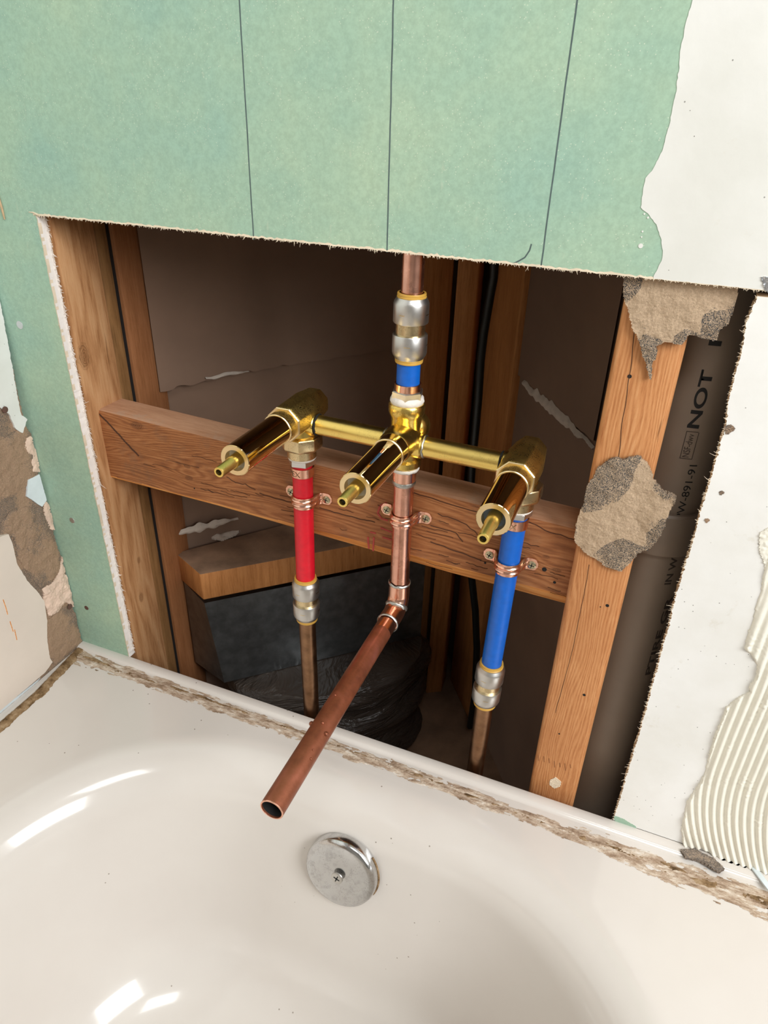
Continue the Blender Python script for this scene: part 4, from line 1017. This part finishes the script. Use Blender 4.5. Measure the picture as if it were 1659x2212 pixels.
# plastic supply pipes with copper crimp rings
def pex(ptop, pbot, mat, label, crimp, cname, txt=None):
    p0, p1 = Vector(ptop), Vector(pbot); L = (p1-p0).length; ax = (p1-p0).normalized()
    e = empty('plastic_pipe', tuple(p1), label, 'pipe', 'plastic supply pipes')
    bm = bmesh.new(); lathe(bm, p0, ax, [(0, .0100), (L, .0100)], 40); link('pipe', bm, M[mat], e)
    bm = bmesh.new(); lathe(bm, p0+ax*crimp, ax, [(0, .0102), (0, .0112), (.0002, .0115), (.0092, .0115), (.0096, .0112), (.0096, .0102)], 40, cap0=False, cap1=False); cr = link('crimp_ring', bm, M['coppernew'], e)
    if txt:
        b2 = text_obj(txt[0], .0080, 1.05)
        for v in b2.verts:
            a = txt[1]+v.co.x/.0117; v.co = Vector((p0.x+.0117*math.sin(a), p0.y-.0117*math.cos(a), p0.z-crimp-.0078+v.co.y))
        link('stamped_lettering', b2, M['grime'], cr, smooth=False)
    return e
z_rt = zu0-.0325; z_bt = zu2-.0325
zr1 = W(658, 1247, YP)[2]; zb1 = W(1062, 1432, YP)[2]; zt1 = W(881, 778, YP)[2]
pex((XA[0], YP, z_rt+.004), (XA[0]-.0010, YP, zr1-.004), 'red', 'bright red plastic pipe strapped to the wooden board under the left spindle', .0065, '', ('PEX', -.95))
pex((XA[2]+.0005, YP, z_bt+.004), (XA[2]-.0040, YP, zb1-.004), 'blue', 'long blue plastic pipe strapped under the right spindle', .0060, '', ('PEX', -.95))
pex((XA[1], YP, zt1+.004), (XA[1], YP, zflT+.0155), 'blue', 'short blue plastic pipe above the centre of the valve', zt1+.004-W(881, 826, YP)[2], '')
# push-fit couplings
def coupling(p, ax, label):
    p = Vector(p); ax = Vector(ax).normalized(); L = .056
    e = empty('push_fit_coupling', tuple(p), label, 'pipe coupling', 'push-fit couplings')
    for s, q in ((1, p-ax*L/2), (-1, p+ax*L/2)):
        a = ax*s
        bm = bmesh.new(); lathe(bm, q, a, [(-.0006, .0101), (-.0006, .0116), (.0006, .0119), (.0016, .0116), (.0022, .0121), (.0034, .0119), (.0034, .0101)], 40, cap0=False, cap1=False); link('release_collar', bm, M['gold'], e)
        bm = bmesh.new(); lathe(bm, q, a, [(.0030, .0102), (.0030, .0122), (.0040, .0126), (.0060, .0140), (.0080, .0146), (.0225, .0146), (.0232, .0142), (.0232, .0120)], 48, cap0=False, cap1=False); h = link('steel_cap', bm, M['steel'], e)
        bm = bmesh.new()
        for an in (-2.0, -.35, 1.2, 2.9):
            for k in range(4):
                a0, a1 = an+.09*k, an+.09*(k+1); _, s_, t_ = basis(a); f = lambda g, dd: q+a*dd+(s_*math.cos(g)+t_*math.sin(g))*.01468
                bm.faces.new([bm.verts.new(f(a0, .0150)), bm.verts.new(f(a1, .0150)), bm.verts.new(f(a1, .0157)), bm.verts.new(f(a0, .0157))])
        link('slot_mark', bm, M['brasspale'], h, smooth=False)
    bm = bmesh.new(); lathe(bm, p-ax*.0060, ax, [(0, .0128), (.0008, .0122), (.0112, .0122), (.0120, .0128)], 40); link('brass_waist', bm, M['brasspale'], e)
    return e
zcr = W(660, 1287, YP)[2]; zcb = W(1053, 1478, YP)[2]; zct = W(884, 706, YP)[2]
zcr = zr1-.0275; zcb = zb1-.0275; zct = zt1+.0275
coupling((XA[0]-.0012, YP, zcr), (0, 0, 1), 'steel and brass coupling below the red pipe')
coupling((XA[2]-.0045, YP, zcb), (.03, 0, 1), 'steel and brass coupling below the long blue pipe')
coupling((XA[1], YP, zct), (0, 0, 1), 'steel and brass coupling above the short blue pipe, under the green board')
# copper pipes
def cpipe(name, p0, p1, mat, label, r=.0092):
    bm = bmesh.new(); p0, p1 = Vector(p0), Vector(p1); L = (p1-p0).length; lathe(bm, p0, p1-p0, [(0, r), (L, r)], 40); o = link(name, bm, M[mat]); tag(o, label, 'pipe', 'copper pipes'); return o
cpipe('copper_pipe', (XA[0]-.0012, YP, zcr-.024), (XA[0]+.001, YP+.004, FZ), 'copperdark', 'brown copper pipe dropping from the red pipe behind the tub', .0092)
cpipe('copper_pipe', (XA[2]-.0052, YP, zcb-.024), (XA[2]-.010, YP+.010, FZ), 'copperdark', 'brown copper pipe dropping from the long blue pipe beside right stud', .0092)
rz = cpipe('copper_pipe', (XA[1], YP, zct+.024), (XA[1]-.0005, YP+.0085, ZTOP-.01), 'copper', 'copper riser going up behind the green board with red print', .0090)
b2 = text_obj('TYPE M', .0085, 1.4)
for v in b2.verts:
    a = .75-v.co.y/.0093; v.co = Vector((XA[1]+.0092*math.sin(a), YP+.0007-.0092*math.cos(a), zct+.028+v.co.x))
link('printed_lettering', b2, M['redink'], rz, smooth=False)
# spout pipe: adapter, drop, elbow, arm
spx = XA[1]+.0005; ze = CZ-.4475; ye = YP
sp = empty('spout_pipe', (spx, ye, ze), 'bent copper spout pipe reaching out over the tub', 'pipe')
zs = zflB-.0003
bm = bmesh.new(); lathe(bm, (spx, YP, zs), (0, 0, -1), [(0, .0128), (.004, .0130), (.0055, .0112), (.0160, .0108), (.0165, .0104)], 40); link('threaded_adapter', bm, M['coppernew'], sp)
paste((spx, YP, zs-.0028), .0124, .005, 7, sp)
solder_ring((spx, YP, zs-.0185), (0, 0, 1), .0102, .0045, sp, 'solder', 'solder_joint', 4, .0012)
bm = bmesh.new(); lathe(bm, (spx, YP, zs-.016), (0, 0, -1), [(0, .0096), (zs-.016-(ze+.030), .0093)], 40); link('drop_pipe', bm, M['copper'], sp)
# 90 elbow
er = .0170; bm = bmesh.new(); pts = []; rr = []
pts.append((spx, YP, ze+er+.012)); rr.append(.0106)
for k in range(13):
    a = math.radians(90*k/12); pts.append((spx, YP-er*(1-math.cos(a)), ze+er*(1-math.sin(a)))); rr.append(.0106)
pts.append((spx-.0002, YP-er-.012, ze)); rr.append(.0106)
tube(bm, pts, rr, 40); link('elbow', bm, M['coppernew'], sp)
solder_ring((spx, YP, ze+er+.013), (0, 0, 1), .0104, .0030, sp, 'solder', 'solder_joint', 9, .0005)
am = math.radians(50); solder_ring((spx, YP-er*(1-math.cos(am)), ze+er*(1-math.sin(am))), (0, -math.sin(am), -math.cos(am)), .0107, .0045, sp, 'solder', 'solder_smear', 12, .0012)
solder_ring((spx, YP-er-.013, ze), (0, 1, 0), .0104, .0032, sp, 'solder', 'solder_joint', 15, .0004)
yend = -.2465; zend = CZ-.4490
a_ = Vector((spx, YP-er-.010, ze)); b_ = Vector((spx+.0015, yend, zend)); ax = (b_-a_).normalized(); L = (b_-a_).length
bm = bmesh.new(); lathe(bm, a_, ax, [(0, .0094), (.020, .0094)], 40); link('cleaned_end', bm, M['coppernew'], sp)
bm = bmesh.new(); lathe(bm, a_+ax*.019, ax, [(0, .0094), (L-.0205, .0094), (L-.0193, .0092), (L-.019, .0082), (L-.09, .0080)], 56, cap1=False); link('spout_arm', bm, M['copperold'], sp)
bm = bmesh.new(); lathe(bm, a_+ax*(L-.06), ax, [(0, .0080), (.050, .00795), (.0588, .0081)], 32, cap1=False); link('pipe_inside', bm, M['dark'], sp)
bm = bmesh.new(); lathe(bm, a_+ax*(L-.0004), ax, [(0, .0095), (.0005, .0094), (.0006, .0084), (0, .0083)], 56, cap0=False, cap1=False); link('cut_rim', bm, M['coppernew'], sp)
for t_, an, r in ((.150, -1.4, .0022), (.158, .95, .0020), (.152, .2, .0014), (.185, .95, .0010), (.120, -.2, .0010), (.178, .7, .0008)):
    a, s_, u__ = basis(ax); p = a_+ax*t_+(Vector((1, 0, 0))*math.sin(an)+Vector((0, 0, 1))*math.cos(an))*.0096
    bm = bmesh.new(); bmesh.ops.create_uvsphere(bm, u_segments=14, v_segments=8, radius=r); bmesh.ops.translate(bm, verts=bm.verts, vec=p); link('solder_drip', bm, M['copperold'], sp)

# copper pipe straps with two screws each
def strap(cx, cz, r, label, name='pipe_strap', rot=0.0):
    e = empty(name, (cx, yb, cz), label, 'pipe strap', 'copper pipe straps')
    hh = .0062; bm = bmesh.new(); yw = yb-.0008; path = []
    path += [(-.0258, yw), (-.0250, yw), (-.0238, yw), (-.0220, yw), (-.0195, yw), (-.0160, yw-.0002), (-.0135, yw-.0018)]
    ro = r+.0006; yc = YP
    for k in range(17):
        a = math.radians(180*k/16); path.append((-ro*math.cos(a), yc-ro*math.sin(a)))
    path.insert(7, (-ro-.0006, yc+.004)); path += [(ro+.0006, yc+.004), (.0135, yw-.0018), (.0160, yw-.0002), (.0195, yw), (.0220, yw), (.0238, yw), (.0250, yw), (.0258, yw)]
    n = len(path); nz = 10; F = []; Bk = []
    for i, (dx, y) in enumerate(path):
        e_ = max(0, abs(dx)-.0195)/.0057; h = hh*math.sqrt(max(0.12, 1-(e_*.97)**4)) if e_ > 0 else hh
        i0, i1 = max(i-1, 0), min(i+1, n-1); tx, ty = path[i1][0]-path[i0][0], path[i1][1]-path[i0][1]; l = math.hypot(tx, ty)
        nx, ny = ty/l, -tx/l; 
        f = []; b = []
        for j in range(nz+1):
            g = j/nz*2-1; rib = .0014*math.exp(-(abs(g)-.35)**2/.02)*min(1, max(0, (yw-y)/.006)) if abs(dx) < .0145 else 0
            f.append(bm.verts.new((cx+dx+nx*(rib+.0008), y+ny*(rib+.0008), cz+g*h))); b.append(bm.verts.new((cx+dx+nx*rib, y+ny*rib, cz+g*h)))
        F.append(f); Bk.append(b)
    for i in range(n-1):
        for j in range(nz):
            bm.faces.new((F[i][j], F[i+1][j], F[i+1][j+1], F[i][j+1])); bm.faces.new((Bk[i][j], Bk[i][j+1], Bk[i+1][j+1], Bk[i+1][j]))
        bm.faces.new((F[i][0], Bk[i][0], Bk[i+1][0], F[i+1][0])); bm.faces.new((F[i][nz], F[i+1][nz], Bk[i+1][nz], Bk[i][nz]))
    for i in (0, n-1):
        for j in range(nz): bm.faces.new((F[i][j], F[i][j+1], Bk[i][j+1], Bk[i][j]))
    link('band', bm, M['coppernew'], e, angle=60)
    for s in (-1, 1):
        bm = bmesh.new(); c = Vector((cx+s*.0200, yb-.0014, cz-.0008)); lathe(bm, c, (0, -1, 0), [(0, .0042), (.0006, .0042), (.0014, .0030), (.0016, 0)], 28); q = link('screw', bm, M['screw'], e)
        phillips(c+Vector((0, -.00155, 0)), (0, -1, 0), .0026, q, .4 if s < 0 else .15)
    return e
def zmid(a, b): return (W(*a, y=yb)[2]+W(*b, y=yb)[2])/2
strap(XA[0]+.0004, zmid((625, 1057), (698, 1076)), .0102, 'copper strap with two screws around the red pipe')
strap(XA[1]+.0005, zmid((843, 1098), (915, 1118)), .0096, 'copper strap with two screws around the copper drop pipe')
strap(XA[2]-.0010, zmid((1061, 1196), (1144, 1216)), .0102, 'copper strap with two screws around the long blue pipe')

# ------------------------------------------------------------------ nail and screw heads in the boards
def head(p, ax, r, mat, label, cat='screw', name='drywall_screw'):
    bm = bmesh.new(); lathe(bm, Vector(p)-Vector(ax)*.0004, ax, [(0, r), (.0008, r*.95), (.0011, r*.6), (.0008, 0)], 20); o = link(name, bm, M[mat]); tag(o, label, cat, 'fixings in the boards'); return o
head(W(43, 702), (0, -1, 0), .0044, 'galv', 'shiny nail head high on the narrow green strip left of opening', 'nail', 'nail_head')
head(W(156, 1124), (0, -1, 0), .0038, 'galv', 'shiny dented nail head midway down the narrow green strip', 'nail', 'nail_head')
head(W(187, 1313), (0, -1, 0), .0032, 'rust', 'rusty screw head low on the narrow green strip')
p = Xp(146, 1309, XC); head((XC+.0042, p[1], p[2]), (1, 0, 0), .0036, 'rust', 'rusty screw head in the torn left wall near tub')
p = Xp(6, 884, XC); head((XC+.0034, p[1], p[2]), (1, 0, 0), .0036, 'rust', 'rusty screw head in the white part of the left wall')
for o in bpy.data.objects:
    if '_o' in o.keys(): del o['_o']
